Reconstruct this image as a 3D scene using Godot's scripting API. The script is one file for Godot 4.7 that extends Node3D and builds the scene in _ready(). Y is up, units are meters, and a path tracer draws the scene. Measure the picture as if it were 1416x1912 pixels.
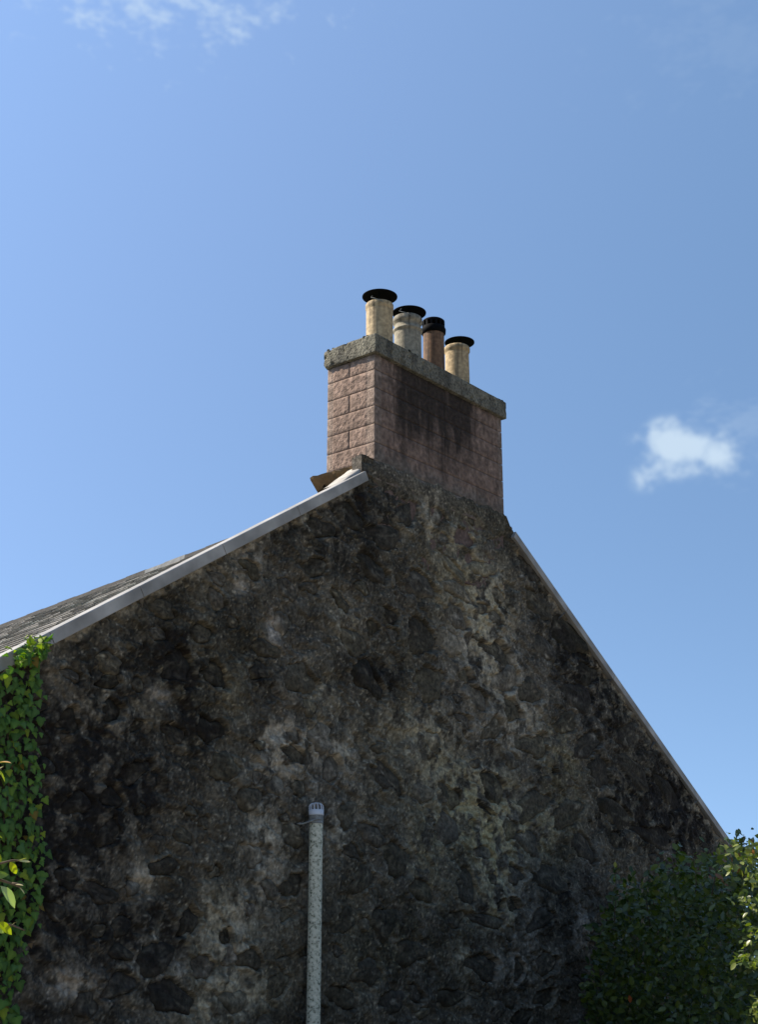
extends Node3D

# ---------------------------------------------------------------- camera model
# The gable wall is the plane z = 0, x runs along it, y is up, metres.
# Pixel positions below are those of the 1416 x 1912 photograph; they give directions only,
# distances come from the wall, the chimney face or the pot row they lie on.
const FOCAL := 2550.0
const HORIZON := 840.0
const VANISH := 2194.0
const EYE_HEIGHT := 1.6
var eye := Vector3(-9.3054, EYE_HEIGHT, 7.657)
var axis_right: Vector3
var axis_up: Vector3
var axis_forward: Vector3

const STACK_W := 2.16
const STACK_D := 0.607
const CAP_Y0 := 7.182
const CAP_Y1 := 7.377
const STACK_BASE := 6.09
const APEX_X := 1.08
const APEX_Y := 6.69
const PITCH := 0.628
const SUN_ELEVATION := 40.0
const SUN_FLAT := Vector2(-0.45, -0.893)   # where the sun stands, seen from above (x, z)

var rng := RandomNumberGenerator.new()
var n_big := FastNoiseLite.new()
var n_mid := FastNoiseLite.new()
var n_small := FastNoiseLite.new()
var n_fine := FastNoiseLite.new()
var mats := {}
var names := {}

func setup_axes() -> void:
	var p := atan2(HORIZON, FOCAL)
	var yaw := atan2(VANISH, sqrt(FOCAL * FOCAL + HORIZON * HORIZON))
	var flat := Vector3(cos(yaw), 0, -sin(yaw))
	axis_right = flat.cross(Vector3.UP).normalized()
	axis_forward = flat * cos(p) + Vector3.UP * sin(p)
	axis_up = axis_right.cross(axis_forward)

func ray(px: float, py: float) -> Vector3:
	return axis_forward + axis_right * ((px - 708.0) / FOCAL) - axis_up * ((py - 956.0) / FOCAL)

func on_z(px: float, py: float, z := 0.0) -> Vector3:
	var d := ray(px, py)
	return eye + d * ((z - eye.z) / d.z)

func on_x(px: float, py: float, x := 0.0) -> Vector3:
	var d := ray(px, py)
	return eye + d * ((x - eye.x) / d.x)

func at_depth(px: float, py: float, t: float) -> Vector3:
	return eye + ray(px, py) * t

func height_at(px: float, py: float, centre: Vector3, nearer := 0.0) -> float:
	var d := ray(px, py)
	var flat := Vector2(d.x, d.z).length()
	var dist := Vector2(centre.x - eye.x, centre.z - eye.z).length() - nearer
	return eye.y + d.y / flat * dist

func roof_line(x: float) -> float:
	return APEX_Y - PITCH * absf(x - APEX_X)

# ---------------------------------------------------------------- small helpers
func noise(s: int, freq: float, octaves := 4, kind := FastNoiseLite.TYPE_SIMPLEX_SMOOTH) -> FastNoiseLite:
	var n := FastNoiseLite.new()
	n.seed = s
	n.noise_type = kind
	n.frequency = freq
	n.fractal_type = FastNoiseLite.FRACTAL_FBM if octaves > 1 else FastNoiseLite.FRACTAL_NONE
	n.fractal_octaves = octaves
	return n

func numbered(called: String) -> String:
	var k: int = names.get(called, 0)
	names[called] = k + 1
	return called if k == 0 else "%s_%03d" % [called, k]

func tag(o: Node, label: String, category: String, group := "", kind := "") -> void:
	if label: o.set_meta("label", label)
	if category: o.set_meta("category", category)
	if group: o.set_meta("group", group)
	if kind: o.set_meta("kind", kind)

func thing(called: String, at: Vector3, label: String, category: String, group := "") -> Node3D:
	var o := Node3D.new()
	o.name = numbered(called)
	add_child(o)
	o.position = at
	tag(o, label, category, group)
	return o

func part(called: String, mesh: Mesh, m: Material, parent: Node, at := Vector3.ZERO) -> MeshInstance3D:
	var o := MeshInstance3D.new()
	o.name = called
	o.mesh = mesh
	o.material_override = m
	o.cast_shadow = GeometryInstance3D.SHADOW_CASTING_SETTING_ON
	parent.add_child(o, true)
	o.position = at
	return o

# A bag of triangles; quads are given counter-clockwise as seen from outside.
class Shape:
	var v := PackedVector3Array()
	var c := PackedColorArray()
	var i := PackedInt32Array()
	func vert(p: Vector3, col := Color.WHITE) -> int:
		v.append(p); c.append(col)
		return v.size() - 1
	func tri(a: int, b: int, d: int) -> void:
		i.append(a); i.append(d); i.append(b)
	func quad(a: int, b: int, d: int, e: int) -> void:
		tri(a, b, d); tri(a, d, e)
	func face(a: Vector3, b: Vector3, d: Vector3, e: Vector3, col := Color.WHITE) -> void:
		quad(vert(a, col), vert(b, col), vert(d, col), vert(e, col))
	func fan(ps: Array, col := Color.WHITE) -> void:
		var k := v.size()
		for p in ps: vert(p, col)
		for j in range(1, ps.size() - 1): tri(k, k + j, k + j + 1)
	func box(lo: Vector3, hi: Vector3, col := Color.WHITE) -> void:
		var p := []
		for k in 8: p.append(Vector3(hi.x if k & 1 else lo.x, hi.y if k & 2 else lo.y, hi.z if k & 4 else lo.z))
		face(p[4], p[5], p[7], p[6], col); face(p[1], p[0], p[2], p[3], col)
		face(p[0], p[4], p[6], p[2], col); face(p[5], p[1], p[3], p[7], col)
		face(p[6], p[7], p[3], p[2], col); face(p[0], p[1], p[5], p[4], col)
	func tube(path: Array, radii: Array, sides := 8, col := Color.WHITE, capped := true) -> void:
		var first := v.size()
		for k in path.size():
			var t: Vector3 = (path[mini(k + 1, path.size() - 1)] - path[maxi(k - 1, 0)]).normalized()
			var a := t.cross(Vector3(0.31, 0.12, 0.94)).normalized()
			var b := t.cross(a)
			for s in sides:
				var w := TAU * s / sides
				vert(path[k] + (a * cos(w) + b * sin(w)) * radii[k], col)
		for k in path.size() - 1:
			for s in sides:
				var s2 := (s + 1) % sides
				quad(first + k * sides + s, first + k * sides + s2, first + (k + 1) * sides + s2, first + (k + 1) * sides + s)
		if capped:
			for e in [0, path.size() - 1]:
				var mid := vert(path[e], col)
				for s in sides:
					var s2 := (s + 1) % sides
					if e == 0: tri(mid, first + s2, first + s)
					else: tri(mid, first + e * sides + s, first + e * sides + s2)
	func lathe(profile: Array, sides := 32, col := Color.WHITE) -> void:   # profile of Vector2(radius, y), from the bottom up on the outside
		var first := v.size()
		for p in profile:
			for s in sides:
				var w := TAU * s / sides
				vert(Vector3(cos(w) * p.x, p.y, -sin(w) * p.x), col)
		for k in profile.size() - 1:
			for s in sides:
				var s2 := (s + 1) % sides
				quad(first + k * sides + s, first + k * sides + s2, first + (k + 1) * sides + s2, first + (k + 1) * sides + s)
	func mesh(smooth := true, split := false) -> ArrayMesh:
		var st := SurfaceTool.new()
		st.begin(Mesh.PRIMITIVE_TRIANGLES)
		st.set_smooth_group(0 if smooth else -1)
		if split or not smooth:
			for k in i:
				st.set_color(c[k]); st.add_vertex(v[k])
		else:
			for k in v.size():
				st.set_color(c[k]); st.add_vertex(v[k])
			for k in i: st.add_index(k)
		st.generate_normals()
		return st.commit()
	func mesh_with(normals: PackedVector3Array) -> ArrayMesh:
		var a := []
		a.resize(Mesh.ARRAY_MAX)
		a[Mesh.ARRAY_VERTEX] = v
		a[Mesh.ARRAY_NORMAL] = normals
		a[Mesh.ARRAY_COLOR] = c
		a[Mesh.ARRAY_INDEX] = i
		var m := ArrayMesh.new()
		m.add_surface_from_arrays(Mesh.PRIMITIVE_TRIANGLES, a)
		return m

# ---------------------------------------------------------------- materials
func grain(s: int, freq: float, stops: Array, size := 512, kind := FastNoiseLite.TYPE_SIMPLEX_SMOOTH, octaves := 5) -> NoiseTexture2D:
	var t := NoiseTexture2D.new()
	t.width = size; t.height = size
	t.seamless = true
	t.noise = noise(s, freq, octaves, kind)
	if stops.size():
		var g := Gradient.new()
		var o := PackedFloat32Array()
		var cs := PackedColorArray()
		for p in stops:
			o.append(p[0])
			cs.append(p[1] if p[1] is Color else Color(p[1], p[1], p[1]))
		g.offsets = o; g.colors = cs
		t.color_ramp = g
	return t

func surface(called: String, col: Color, rough: float, tex: Texture2D = null, scale := 1.0, bump: Texture2D = null, relief := 0.0, vertex := false) -> StandardMaterial3D:
	var m := StandardMaterial3D.new()
	m.resource_name = called
	m.albedo_color = col
	m.roughness = rough
	m.metallic_specular = 0.3
	if tex or bump:
		m.uv1_triplanar = true
		m.uv1_world_triplanar = true
		m.uv1_scale = Vector3.ONE * scale
	if tex: m.albedo_texture = tex
	if bump:
		m.heightmap_enabled = true
		m.heightmap_texture = bump
		m.heightmap_scale = relief
	m.vertex_color_use_as_albedo = vertex
	mats[called] = m
	return m

func lin(r: float, g: float, b: float) -> Color:
	return Color(r, g, b).linear_to_srgb()

func make_materials() -> void:
	var rock := grain(11, 0.018, [[0.0, 0.62], [0.35, 0.76], [0.55, 0.82], [0.7, 0.88], [0.84, 0.97], [1.0, 1.0]], 1024)
	var rock_b := grain(12, 0.02, [], 1024)
	var soft := grain(13, 0.012, [[0.0, 0.62], [0.5, 0.8], [1.0, 1.0]], 512)
	var soft_b := grain(14, 0.03, [], 512)
	var pits := grain(15, 0.03, [[0.0, 0.45], [0.28, 0.7], [0.42, 0.84], [1.0, 1.0]], 512)
	surface("rubble", Color.WHITE, 0.95, rock, 0.7, rock_b, 1.0, true)
	mats.rubble.detail_enabled = true
	mats.rubble.detail_blend_mode = BaseMaterial3D.BLEND_MODE_MUL
	mats.rubble.detail_uv_layer = BaseMaterial3D.DETAIL_UV_2
	mats.rubble.uv2_triplanar = true
	mats.rubble.uv2_world_triplanar = true
	mats.rubble.uv2_scale = Vector3.ONE * 2.3
	mats.rubble.detail_albedo = grain(16, 0.02, [[0.0, 0.6], [0.45, 0.85], [0.7, 0.95], [1.0, 1.0]], 512)
	surface("block", Color.WHITE, 0.93, soft, 2.2, rock_b, 0.5, true)
	surface("concrete", Color.WHITE, 0.95, pits, 1.9, rock_b, 0.9, true)
	surface("plain_tint", Color.WHITE, 0.85, soft, 1.6, null, 0.0, true)
	surface("clay", Color.WHITE, 0.75, soft, 2.7, soft_b, 0.15, true)
	surface("verge", lin(0.47, 0.45, 0.41), 0.6, soft, 0.3, null, 0.0)
	surface("black_metal", lin(0.004, 0.004, 0.0045), 0.7)
	mats.black_metal.metallic_specular = 0.15
	surface("slate", Color.WHITE, 0.8, soft, 1.7, soft_b, 0.3, true)
	surface("white_plastic", lin(0.55, 0.58, 0.62), 0.5)
	var flake := grain(21, 0.035, [[0.0, Color(0.2, 0.21, 0.16)], [0.3, Color(0.36, 0.37, 0.30)], [0.4, Color(0.70, 0.70, 0.62)], [1.0, Color(0.88, 0.86, 0.78)]], 512)
	surface("flaking_paint", Color.WHITE, 0.6, flake, 1.6, flake, 0.12)
	surface("old_iron", lin(0.33, 0.34, 0.32), 0.7, soft, 5.0)
	surface("bark", lin(0.16, 0.12, 0.08), 0.9, soft, 6.0)
	surface("grass_ground", lin(0.06, 0.085, 0.025), 0.95, pits, 0.25)
	surface("bounce_gravel", lin(0.52, 0.45, 0.35), 0.95, pits, 0.8)  # pale tone chosen for the warm light it throws back onto the gable
	surface("timber", lin(0.2, 0.2, 0.19), 0.8)
	for a in [["ivy_leaf", 0.6, Color(0.10, 0.16, 0.03)], ["shrub_leaf", 0.36, Color(0.12, 0.2, 0.04)], ["branch_leaf", 0.4, Color(0.3, 0.4, 0.05)]]:
		var m := surface(a[0], Color.WHITE, a[1], null, 1.0, null, 0.0, true)
		m.backlight_enabled = true
		m.backlight = Color(0.8, 0.9, 0.35)
		m.cull_mode = BaseMaterial3D.CULL_DISABLED
		m.metallic_specular = 0.5 if a[0] == "shrub_leaf" else 0.3

# ---------------------------------------------------------------- sky
func sky_colour(d: Vector3, sun: Vector3) -> Vector3:
	var elev := rad_to_deg(asin(clampf(d.y, -1, 1)))
	var theta := rad_to_deg(acos(clampf(d.dot(sun), -1, 1)))
	var bright := 0.22 + 1.28 * exp(-theta / 32.0)
	var low := exp(-maxf(elev, 0.0) / 9.5)
	bright *= 0.93 + 1.65 * low
	bright = minf(bright, 2.2)
	var blue := 1.81 - 0.31 * low
	return Vector3((0.615 - 0.05 * smoothstep(52.0, 78.0, theta) * (1.0 - low)) * bright, bright, blue * bright)

func make_sky(sun: Vector3) -> Sky:
	var w := 1024
	var h := 512
	var im := Image.create_empty(w, h, false, Image.FORMAT_RGBF)
	for y in h:
		var th := PI * (y + 0.5) / h
		for x in w:
			var ph := TAU * (x + 0.5) / w
			var d := Vector3(sin(ph) * sin(th), cos(th), -cos(ph) * sin(th))
			if d.y < 0.0: d.y = 0.0
			var c := sky_colour(d.normalized(), sun)
			im.set_pixel(x, y, Color(c.x, c.y, c.z))
	w = 4096; h = 2048
	im.resize(w, h, Image.INTERPOLATE_BILINEAR)
	# clouds: [centre direction, half width, half height in degrees, seed, strength, raggedness]
	var clouds := []
	clouds.append([ray(1292, 845).normalized(), 3.0, 1.75, 1, 1.0, 0])
	clouds.append([ray(270, -40).normalized(), 6.2, 2.6, 2, 0.8, 1])
	clouds.append([ray(1395, 60).normalized(), 5.5, 2.6, 3, 0.08, 1])
	clouds.append([ray(1420, 800).normalized(), 3.6, 1.9, 4, 0.2, 1])
	var r := RandomNumberGenerator.new()
	r.seed = 77
	var ahead := atan2(axis_forward.z, axis_forward.x)
	for k in 16:
		var az := ahead + deg_to_rad(32.0) + deg_to_rad(296.0) * (k + r.randf()) / 16.0
		var el := deg_to_rad(r.randf_range(10, 50))
		clouds.append([Vector3(cos(az) * cos(el), sin(el), sin(az) * cos(el)), r.randf_range(3, 8), r.randf_range(1.4, 2.6), 20 + k, r.randf_range(0.4, 0.9), k % 2])
	for cl in clouds:
		var c: Vector3 = cl[0]
		var rt := c.cross(Vector3.UP).normalized()
		var up := rt.cross(c)
		var n1 := noise(100 + cl[3], 0.42 if cl[5] == 0 else 0.33, 5)
		var n2 := noise(200 + cl[3], 1.1, 3)
		var ew: float = cl[1] * 1.7
		var eh: float = cl[2] * 1.9
		var cth := acos(clampf(c.y, -1, 1))
		var cph := atan2(c.x, -c.z)
		var cx := int(cph / TAU * w)
		var cy := int(cth / PI * h)
		var rx := int(ew / 360.0 * w / maxf(sin(cth), 0.2)) + 4
		var ry := int(eh / 180.0 * h) + 4
		for y in range(maxi(cy - ry, 0), mini(cy + ry, h / 2 - 2)):
			var th := PI * (y + 0.5) / h
			for xx in range(cx - rx, cx + rx):
				var x := posmod(xx, w)
				var ph := TAU * (x + 0.5) / w
				var d := Vector3(sin(ph) * sin(th), cos(th), -cos(ph) * sin(th))
				var f := d.dot(c)
				if f < 0.5: continue
				var u := rad_to_deg(d.dot(rt) / f)
				var v := rad_to_deg(d.dot(up) / f)
				var q := Vector2(u / cl[1], v / cl[2])
				var a := 0.0
				if cl[5] == 0:
					# a puff: a high body to the left, a low lobe to the right, a wisp below on the left, thin haze above
					var s := 0.0
					for b in [[-1.0, 0.45, 1.6, 1.15, 1.0], [-0.2, 0.1, 1.3, 0.95, 0.75], [1.35, -0.45, 1.3, 0.85, 0.95], [-1.75, -0.95, 0.95, 0.7, 0.75], [0.9, 0.6, 1.9, 0.9, 0.3]]:
						s += b[4] * exp(-1.5 * (pow((u - b[0]) / b[2], 2.0) + pow((v - b[1]) / b[3], 2.0)))
					s += (n1.get_noise_2d(u * 1.3, v * 1.6) * 0.75 + n2.get_noise_2d(u, v) * 0.4) * smoothstep(0.02, 0.45, s)
					a = pow(smoothstep(0.05, 1.45, s), 1.15) * cl[4]
				else:
					var s := 1.0 - Vector2(q.x, q.y).length()
					s += n1.get_noise_2d(u * 1.2, v * 2.2) * 1.1 + n2.get_noise_2d(u * 1.5, v * 3.0) * 0.5
					a = smoothstep(0.05, 1.3, s) * cl[4]
				if a <= 0.003: continue
				var b := im.get_pixel(x, y)
				var lum := maxf(b.g, 0.25)
				var white := Color(0.62, 0.77, 0.93) * (0.85 + 0.35 * clampf(lum, 0.3, 1.2))
				im.set_pixel(x, y, b.lerp(white, a * (0.95 if cl[5] == 0 else 0.75)))
	var p := PanoramaSkyMaterial.new()
	p.panorama = ImageTexture.create_from_image(im)
	var s := Sky.new()
	s.sky_material = p
	return s

# ---------------------------------------------------------------- the gable wall
var stones := []          # {x, y, a, b, rot, h: harmonics, deep, tone}
var bins := {}

func stone_rho(s: Dictionary, x: float, y: float) -> float:
	var dx: float = x - s.x
	var dy: float = y - s.y
	var u: float = (dx * s.cr + dy * s.sr) / s.a
	var v: float = (-dx * s.sr + dy * s.cr) / s.b
	var w := atan2(v, u)
	var r: float = 1.0 + s.h[0] * cos(2.0 * w + s.h[1]) + s.h[2] * cos(3.0 * w + s.h[3]) + s.h[4] * cos(5.0 * w + s.h[5])
	return sqrt(u * u + v * v) / r

func add_stone(x: float, y: float, a: float, b: float, deep: float, tone: float, listed: bool) -> void:
	var rot := rng.randf_range(-0.5, 0.5)
	var s := {"x": x, "y": y, "a": a, "b": b, "cr": cos(rot), "sr": sin(rot), "rot": rot, "deep": deep, "tone": tone, "listed": listed,
		"h": [rng.randf_range(0.0, 0.14), rng.randf() * TAU, rng.randf_range(0.05, 0.2), rng.randf() * TAU, rng.randf_range(0.03, 0.13), rng.randf() * TAU]}
	stones.append(s)
	var reach := maxf(a, b) * 1.7
	for bx in range(int(floor((x - reach) / 0.3)), int(floor((x + reach) / 0.3)) + 1):
		for by in range(int(floor((y - reach) / 0.3)), int(floor((y + reach) / 0.3)) + 1):
			var key := Vector2i(bx, by)
			if not bins.has(key): bins[key] = []
			bins[key].append(s)

# centre and size in photograph pixels, depth of the face behind (-) or before (+) the mortar in cm, tone 0 dark .. 1 pale
const STONE_LIST := [
	[865, 1003, 42, 30, -3, 0.1], [845, 1058, 66, 24, 1, 0.3], [905, 1062, 50, 30, 1, 0.35], [788, 1092, 60, 50, 0, 0.15], [855, 1150, 46, 44, -1, 0.2], [903, 1135, 24, 22, -2, 0.15],
	[928, 1152, 30, 28, -2, 0.15], [860, 1104, 60, 30, 0, 0.3], [787, 1190, 52, 74, -1, 0.12], [842, 1200, 52, 44, 1, 0.4], [935, 1220, 54, 46, -3, 0.1], [893, 1188, 16, 14, -2, 0.1],
	[947, 1268, 58, 42, 0, 0.3], [892, 1302, 46, 42, -1, 0.25], [872, 1262, 22, 30, -2, 0.2], [957, 1328, 42, 36, -1, 0.15], [803, 1275, 56, 66, 0, 0.2], [733, 1150, 36, 26, -2, 0.05],
	[698, 1172, 24, 34, -2, 0.08], [868, 1345, 32, 24, -1, 0.2], [922, 1362, 44, 36, -1, 0.2], [1000, 1392, 56, 46, 0, 0.15], [990, 1290, 44, 50, 0, 0.1], [926, 1470, 44, 60, -2, 0.1],
	[908, 1509, 36, 14, -4, 0.02], [914, 1534, 12, 8, -3, 0.02], [846, 1486, 40, 42, -2, 0.12], [793, 1480, 40, 34, 0, 0.25], [837, 1548, 46, 64, 0, 0.18], [954, 1548, 26, 46, -1, 0.2],
	[885, 1540, 18, 22, -1, 0.3], [990, 1572, 44, 46, 0, 0.15], [905, 1592, 34, 26, -1, 0.2], [872, 1656, 44, 66, -1, 0.12], [966, 1634, 30, 36, -1, 0.12], [924, 1640, 18, 26, -2, 0.1],
	[934, 1690, 24, 18, -3, 0.08], [962, 1690, 24, 24, -2, 0.1], [908, 1718, 66, 26, 0, 0.1], [1034, 1640, 60, 56, 0, 0.12], [1012, 1716, 52, 40, 0, 0.1], [905, 1806, 60, 50, -1, 0.12],
	[971, 1812, 22, 44, -3, 0.1], [1024, 1800, 44, 40, -1, 0.18], [1022, 1862, 34, 34, -2, 0.1], [848, 1862, 50, 34, 0, 0.1], [780, 1856, 30, 28, -1, 0.12], [975, 1905, 40, 40, -1, 0.05],
	[725, 1452, 58, 46, -1, 0.1], [621, 1436, 42, 46, -1, 0.2], [552, 1408, 46, 32, -2, 0.08], [600, 1376, 46, 52, 1, 0.3], [690, 1266, 60, 54, -1, 0.04], [562, 1268, 62, 62, 0, 0.18],
	[640, 1122, 40, 30, -1, 0.08], [662, 1200, 50, 54, 0, 0.18], [470, 1062, 40, 30, 0, 0.12], [590, 1058, 46, 40, -1, 0.08], [540, 1100, 44, 40, 0, 0.15], [500, 1210, 50, 34, 0, 0.15],
	[332, 1242, 58, 64, -2, 0.02], [404, 1262, 50, 46, -1, 0.04], [395, 1362, 58, 50, -2, 0.01], [212, 1328, 42, 46, -2, 0.02], [328, 1370, 42, 36, -1, 0.08], [258, 1354, 34, 20, -2, 0.03],
	[252, 1440, 58, 46, -1, 0.06], [420, 1432, 52, 60, 1, 0.15], [210, 1488, 42, 44, -2, 0.02], [146, 1500, 52, 46, 0, 0.06], [205, 1272, 50, 26, -1, 0.03], [130, 1345, 40, 50, -1, 0.03],
	[310, 1618, 62, 34, -1, 0.05], [355, 1720, 36, 60, -2, 0.02], [425, 1748, 26, 32, -3, 0.0], [380, 1806, 50, 44, 0, 0.15], [292, 1790, 80, 62, 0, 0.03], [228, 1778, 42, 34, 0, 0.08],
	[322, 1862, 90, 60, 0, 0.02], [190, 1668, 62, 40, 0, 0.06], [130, 1640, 50, 44, 0, 0.05], [104, 1700, 44, 36, 0, 0.08], [224, 1840, 60, 50, 0, 0.06], [440, 1870, 50, 46, 0, 0.2],
	[548, 1652, 46, 44, -1, 0.08], [470, 1490, 50, 44, 0, 0.15], [548, 1560, 40, 46, 0, 0.2], [508, 1660, 36, 34, 0, 0.15], [470, 1790, 46, 40, -1, 0.1], [520, 1840, 50, 46, 0, 0.15],
	[680, 1640, 54, 50, 0, 0.12], [645, 1720, 48, 44, 0, 0.1], [722, 1722, 52, 60, 0, 0.08], [690, 1815, 56, 50, 0, 0.12], [640, 1862, 50, 46, 0, 0.12], [742, 1604, 56, 60, 0, 0.12],
	[790, 1662, 50, 44, 0, 0.15], [650, 1520, 42, 50, 0, 0.15], [700, 1560, 44, 40, 0, 0.2], [770, 1780, 56, 50, 0, 0.1], [735, 1870, 48, 44, 0, 0.1], [660, 1590, 36, 28, -1, 0.1],
	[1155, 1520, 64, 52, 0, 0.04], [1185, 1440, 56, 50, 0, 0.08], [1124, 1440, 42, 64, -1, 0.08], [1228, 1562, 70, 40, -1, 0.02], [1082, 1300, 60, 54, 0, 0.06], [1100, 1258, 44, 40, -1, 0.04],
	[1062, 1184, 60, 60, 0, 0.05], [1010, 1132, 50, 42, 0, 0.15], [1100, 1390, 56, 40, 0, 0.1], [1252, 1482, 50, 44, 0, 0.04], [1037, 1440, 9, 10, -5, 0.0], [1062, 1520, 60, 48, 0, 0.12],
	[1092, 1584, 50, 44, 0, 0.06], [1002, 1502, 62, 50, 0, 0.12], [1020, 1210, 40, 44, 0, 0.15], [1060, 1350, 44, 40, 0, 0.12], [1172, 1372, 40, 44, 0, 0.08], [990, 1060, 44, 44, 0, 0.1],
	[600, 985, 60, 36, -1, 0.06], [660, 965, 44, 40, -1, 0.05], [720, 1000, 60, 50, 0, 0.1], [760, 960, 50, 44, 0, 0.1], [700, 1062, 50, 44, 0, 0.1], [880, 965, 26, 20, -1, 0.1],
]

# soiling and mortar: centre and radii in photograph pixels, amount (pale + / dark -), warmth (ochre + / bluish -)
const PATCHES := [
	[808, 965, 16, 60, 0.5, 0.0], [880, 1040, 60, 70, 0.2, 0.0], [880, 1110, 70, 80, 0.2, 0.3], [906, 1160, 26, 90, 0.35, 0.2], [935, 1140, 40, 80, 0.3, 0.0], [890, 1215, 40, 60, 0.3, 0.1],
	[960, 1240, 50, 90, 0.2, 0.1], [905, 1260, 80, 60, 0.25, 0.1], [970, 1345, 44, 60, 0.35, 0.0], [880, 1360, 90, 50, 0.2, 0.0], [830, 1430, 60, 90, 0.2, 0.1], [880, 1470, 50, 60, 0.4, 0.6],
	[945, 1480, 34, 70, 0.35, 0.5], [900, 1550, 70, 50, 0.45, 0.7], [925, 1630, 44, 60, 0.45, 0.7], [930, 1710, 50, 40, 0.35, 0.6], [965, 1800, 46, 70, 0.3, -0.3], [1060, 1440, 60, 110, 0.2, 0.5],
	[1000, 1560, 60, 80, 0.2, 0.6], [805, 1390, 30, 60, 0.3, 0.3], [795, 1580, 40, 120, 0.2, 0.5], [530, 1372, 70, 36, 0.5, 0.0], [512, 1440, 26, 70, 0.5, 0.0], [560, 1440, 60, 30, 0.35, 0.0],
	[492, 1560, 40, 50, 0.55, 0.0], [500, 1640, 40, 70, 0.3, 0.0], [430, 1715, 54, 60, 0.5, 0.0], [400, 1780, 50, 90, 0.35, 0.0], [450, 1850, 70, 60, 0.35, 0.1], [268, 1645, 40, 36, 0.5, 0.0],
	[126, 1836, 50, 34, 0.6, -0.2], [330, 1812, 34, 22, 0.5, 0.0], [372, 1880, 30, 40, 0.35, 0.1], [640, 1405, 60, 40, 0.35, 0.0], [600, 1300, 60, 80, 0.2, 0.1], [300, 1296, 34, 24, 0.45, -0.4],
	[440, 1088, 30, 24, 0.45, -0.4], [514, 1172, 16, 44, 0.5, -0.8], [470, 1040, 40, 24, 0.3, -0.2], [620, 1560, 28, 40, 0.35, 0.0], [650, 1170, 30, 50, 0.25, 0.3], [760, 1340, 50, 90, 0.15, 0.2],
	[1090, 1730, 24, 60, 0.55, -0.3], [700, 1330, 90, 50, 0.12, 0.0], [110, 1250, 26, 60, 0.3, 0.1], [420, 1330, 40, 130, 0.2, 0.1], [660, 1480, 60, 60, 0.15, 0.0], [860, 1790, 20, 30, 0.4, 0.0],
	[200, 1300, 190, 160, -0.16, -0.1], [180, 1480, 150, 160, -0.14, -0.1], [450, 1180, 170, 110, -0.06, 0.0], [110, 1740, 90, 90, -0.12, -0.1], [330, 1240, 60, 60, -0.35, -0.3], [395, 1362, 50, 40, -0.4, -0.3], [300, 1780, 110, 110, -0.3, -0.3], [130, 1560, 90, 180, -0.2, -0.3], [210, 1490, 80, 80, -0.2, -0.2],
	[1080, 1210, 70, 110, -0.25, -0.2], [1150, 1330, 70, 100, -0.2, -0.2], [1200, 1520, 130, 80, -0.3, -0.2], [1280, 1500, 60, 90, -0.25, -0.2], [600, 1010, 130, 70, -0.15, 0.0], [690, 950, 60, 60, -0.2, 0.0],
	[1050, 1680, 70, 90, -0.2, -0.3], [710, 1270, 60, 60, -0.25, -0.2], [60, 1700, 60, 200, -0.2, -0.2], [760, 1760, 90, 120, -0.08, 0.5], [1000, 1090, 60, 50, -0.1, 0.0], [480, 1270, 60, 90, -0.1, 0.0],
]

var patches := []

func wall_top(x: float) -> float:
	# the wall head under the verge, with the shoulder blocks beside the stack
	if x > 0.0 and x < 2.16: return STACK_BASE + 0.02 + 0.07 * n_mid.get_noise_2d(x * 1.4, 55.0)
	if x > -0.19 and x < 2.20: return STACK_BASE
	if x >= 2.20 and x < 2.36: return lerpf(STACK_BASE, 5.86, (x - 2.20) / 0.16)
	return roof_line(x) - 0.02

func tone_at(x: float, y: float) -> Vector2:
	var t := 0.222 + n_big.get_noise_2d(x * 1.0, y * 0.7) * 0.10 + n_mid.get_noise_2d(x * 1.0 + 40.0, y * 0.7) * 0.15
	var warm := n_big.get_noise_2d(x + 70.0, y * 0.6 + 20.0) * 0.4 + 0.05
	for p in patches:
		var dx: float = (x - p[0]) / p[2]
		if absf(dx) > 1.6: continue
		var dy: float = (y - p[1]) / p[3]
		var r := dx * dx + dy * dy
		if r > 2.4: continue
		var w := exp(-r * 1.3)
		w *= smoothstep(-0.22, 0.28, n_mid.get_noise_2d(x * 1.9 + 12.0, y * 1.5) + 0.5 * n_small.get_noise_2d(x + 21.0, y) + 0.12)
		t += p[4] * w * (1.02 + 0.8 * n_small.get_noise_2d(x + 9.0, y))
		warm += p[5] * w
	# lime fillet pointed up under the verge, ragged
	var under := roof_line(x) - y
	if x < -0.2 or x > 2.4:
		var ragged := 0.16 + 0.10 * n_mid.get_noise_2d(x * 2.0, y * 2.0) + 0.05 * n_small.get_noise_2d(x, y)
		if under < ragged: t += 0.33 * smoothstep(ragged, ragged - 0.07, under)
	return Vector2(t, warm)

func wall_colour(t: float, warm: float, x: float, y: float) -> Color:
	var sp := n_fine.get_noise_2d(x * 1.0, y * 1.0)
	t += sp * 0.13
	# lichen crust: small clustered flecks
	var crust := n_small.get_noise_2d(x * 2.1 + 31.0, y * 2.1) + 0.55 * sp
	t = clampf(t, 0.0, 1.1)
	var v := 0.027 + 0.95 * pow(t, 1.5)
	if crust > 0.36: v += (crust - 0.36) * (0.2 + 1.6 * t)
	if v > 0.3: v = 0.3 + 0.3 * (1.0 - exp(-(v - 0.3) / 0.3))
	var w := clampf(warm, -1.0, 1.0)
	return Color(v * (1.32 + 0.09 * w), v * (1.15 + 0.05 * w), v * (0.86 - 0.24 * maxf(w, 0.0) - 0.10 * minf(w, 0.0)))

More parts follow.
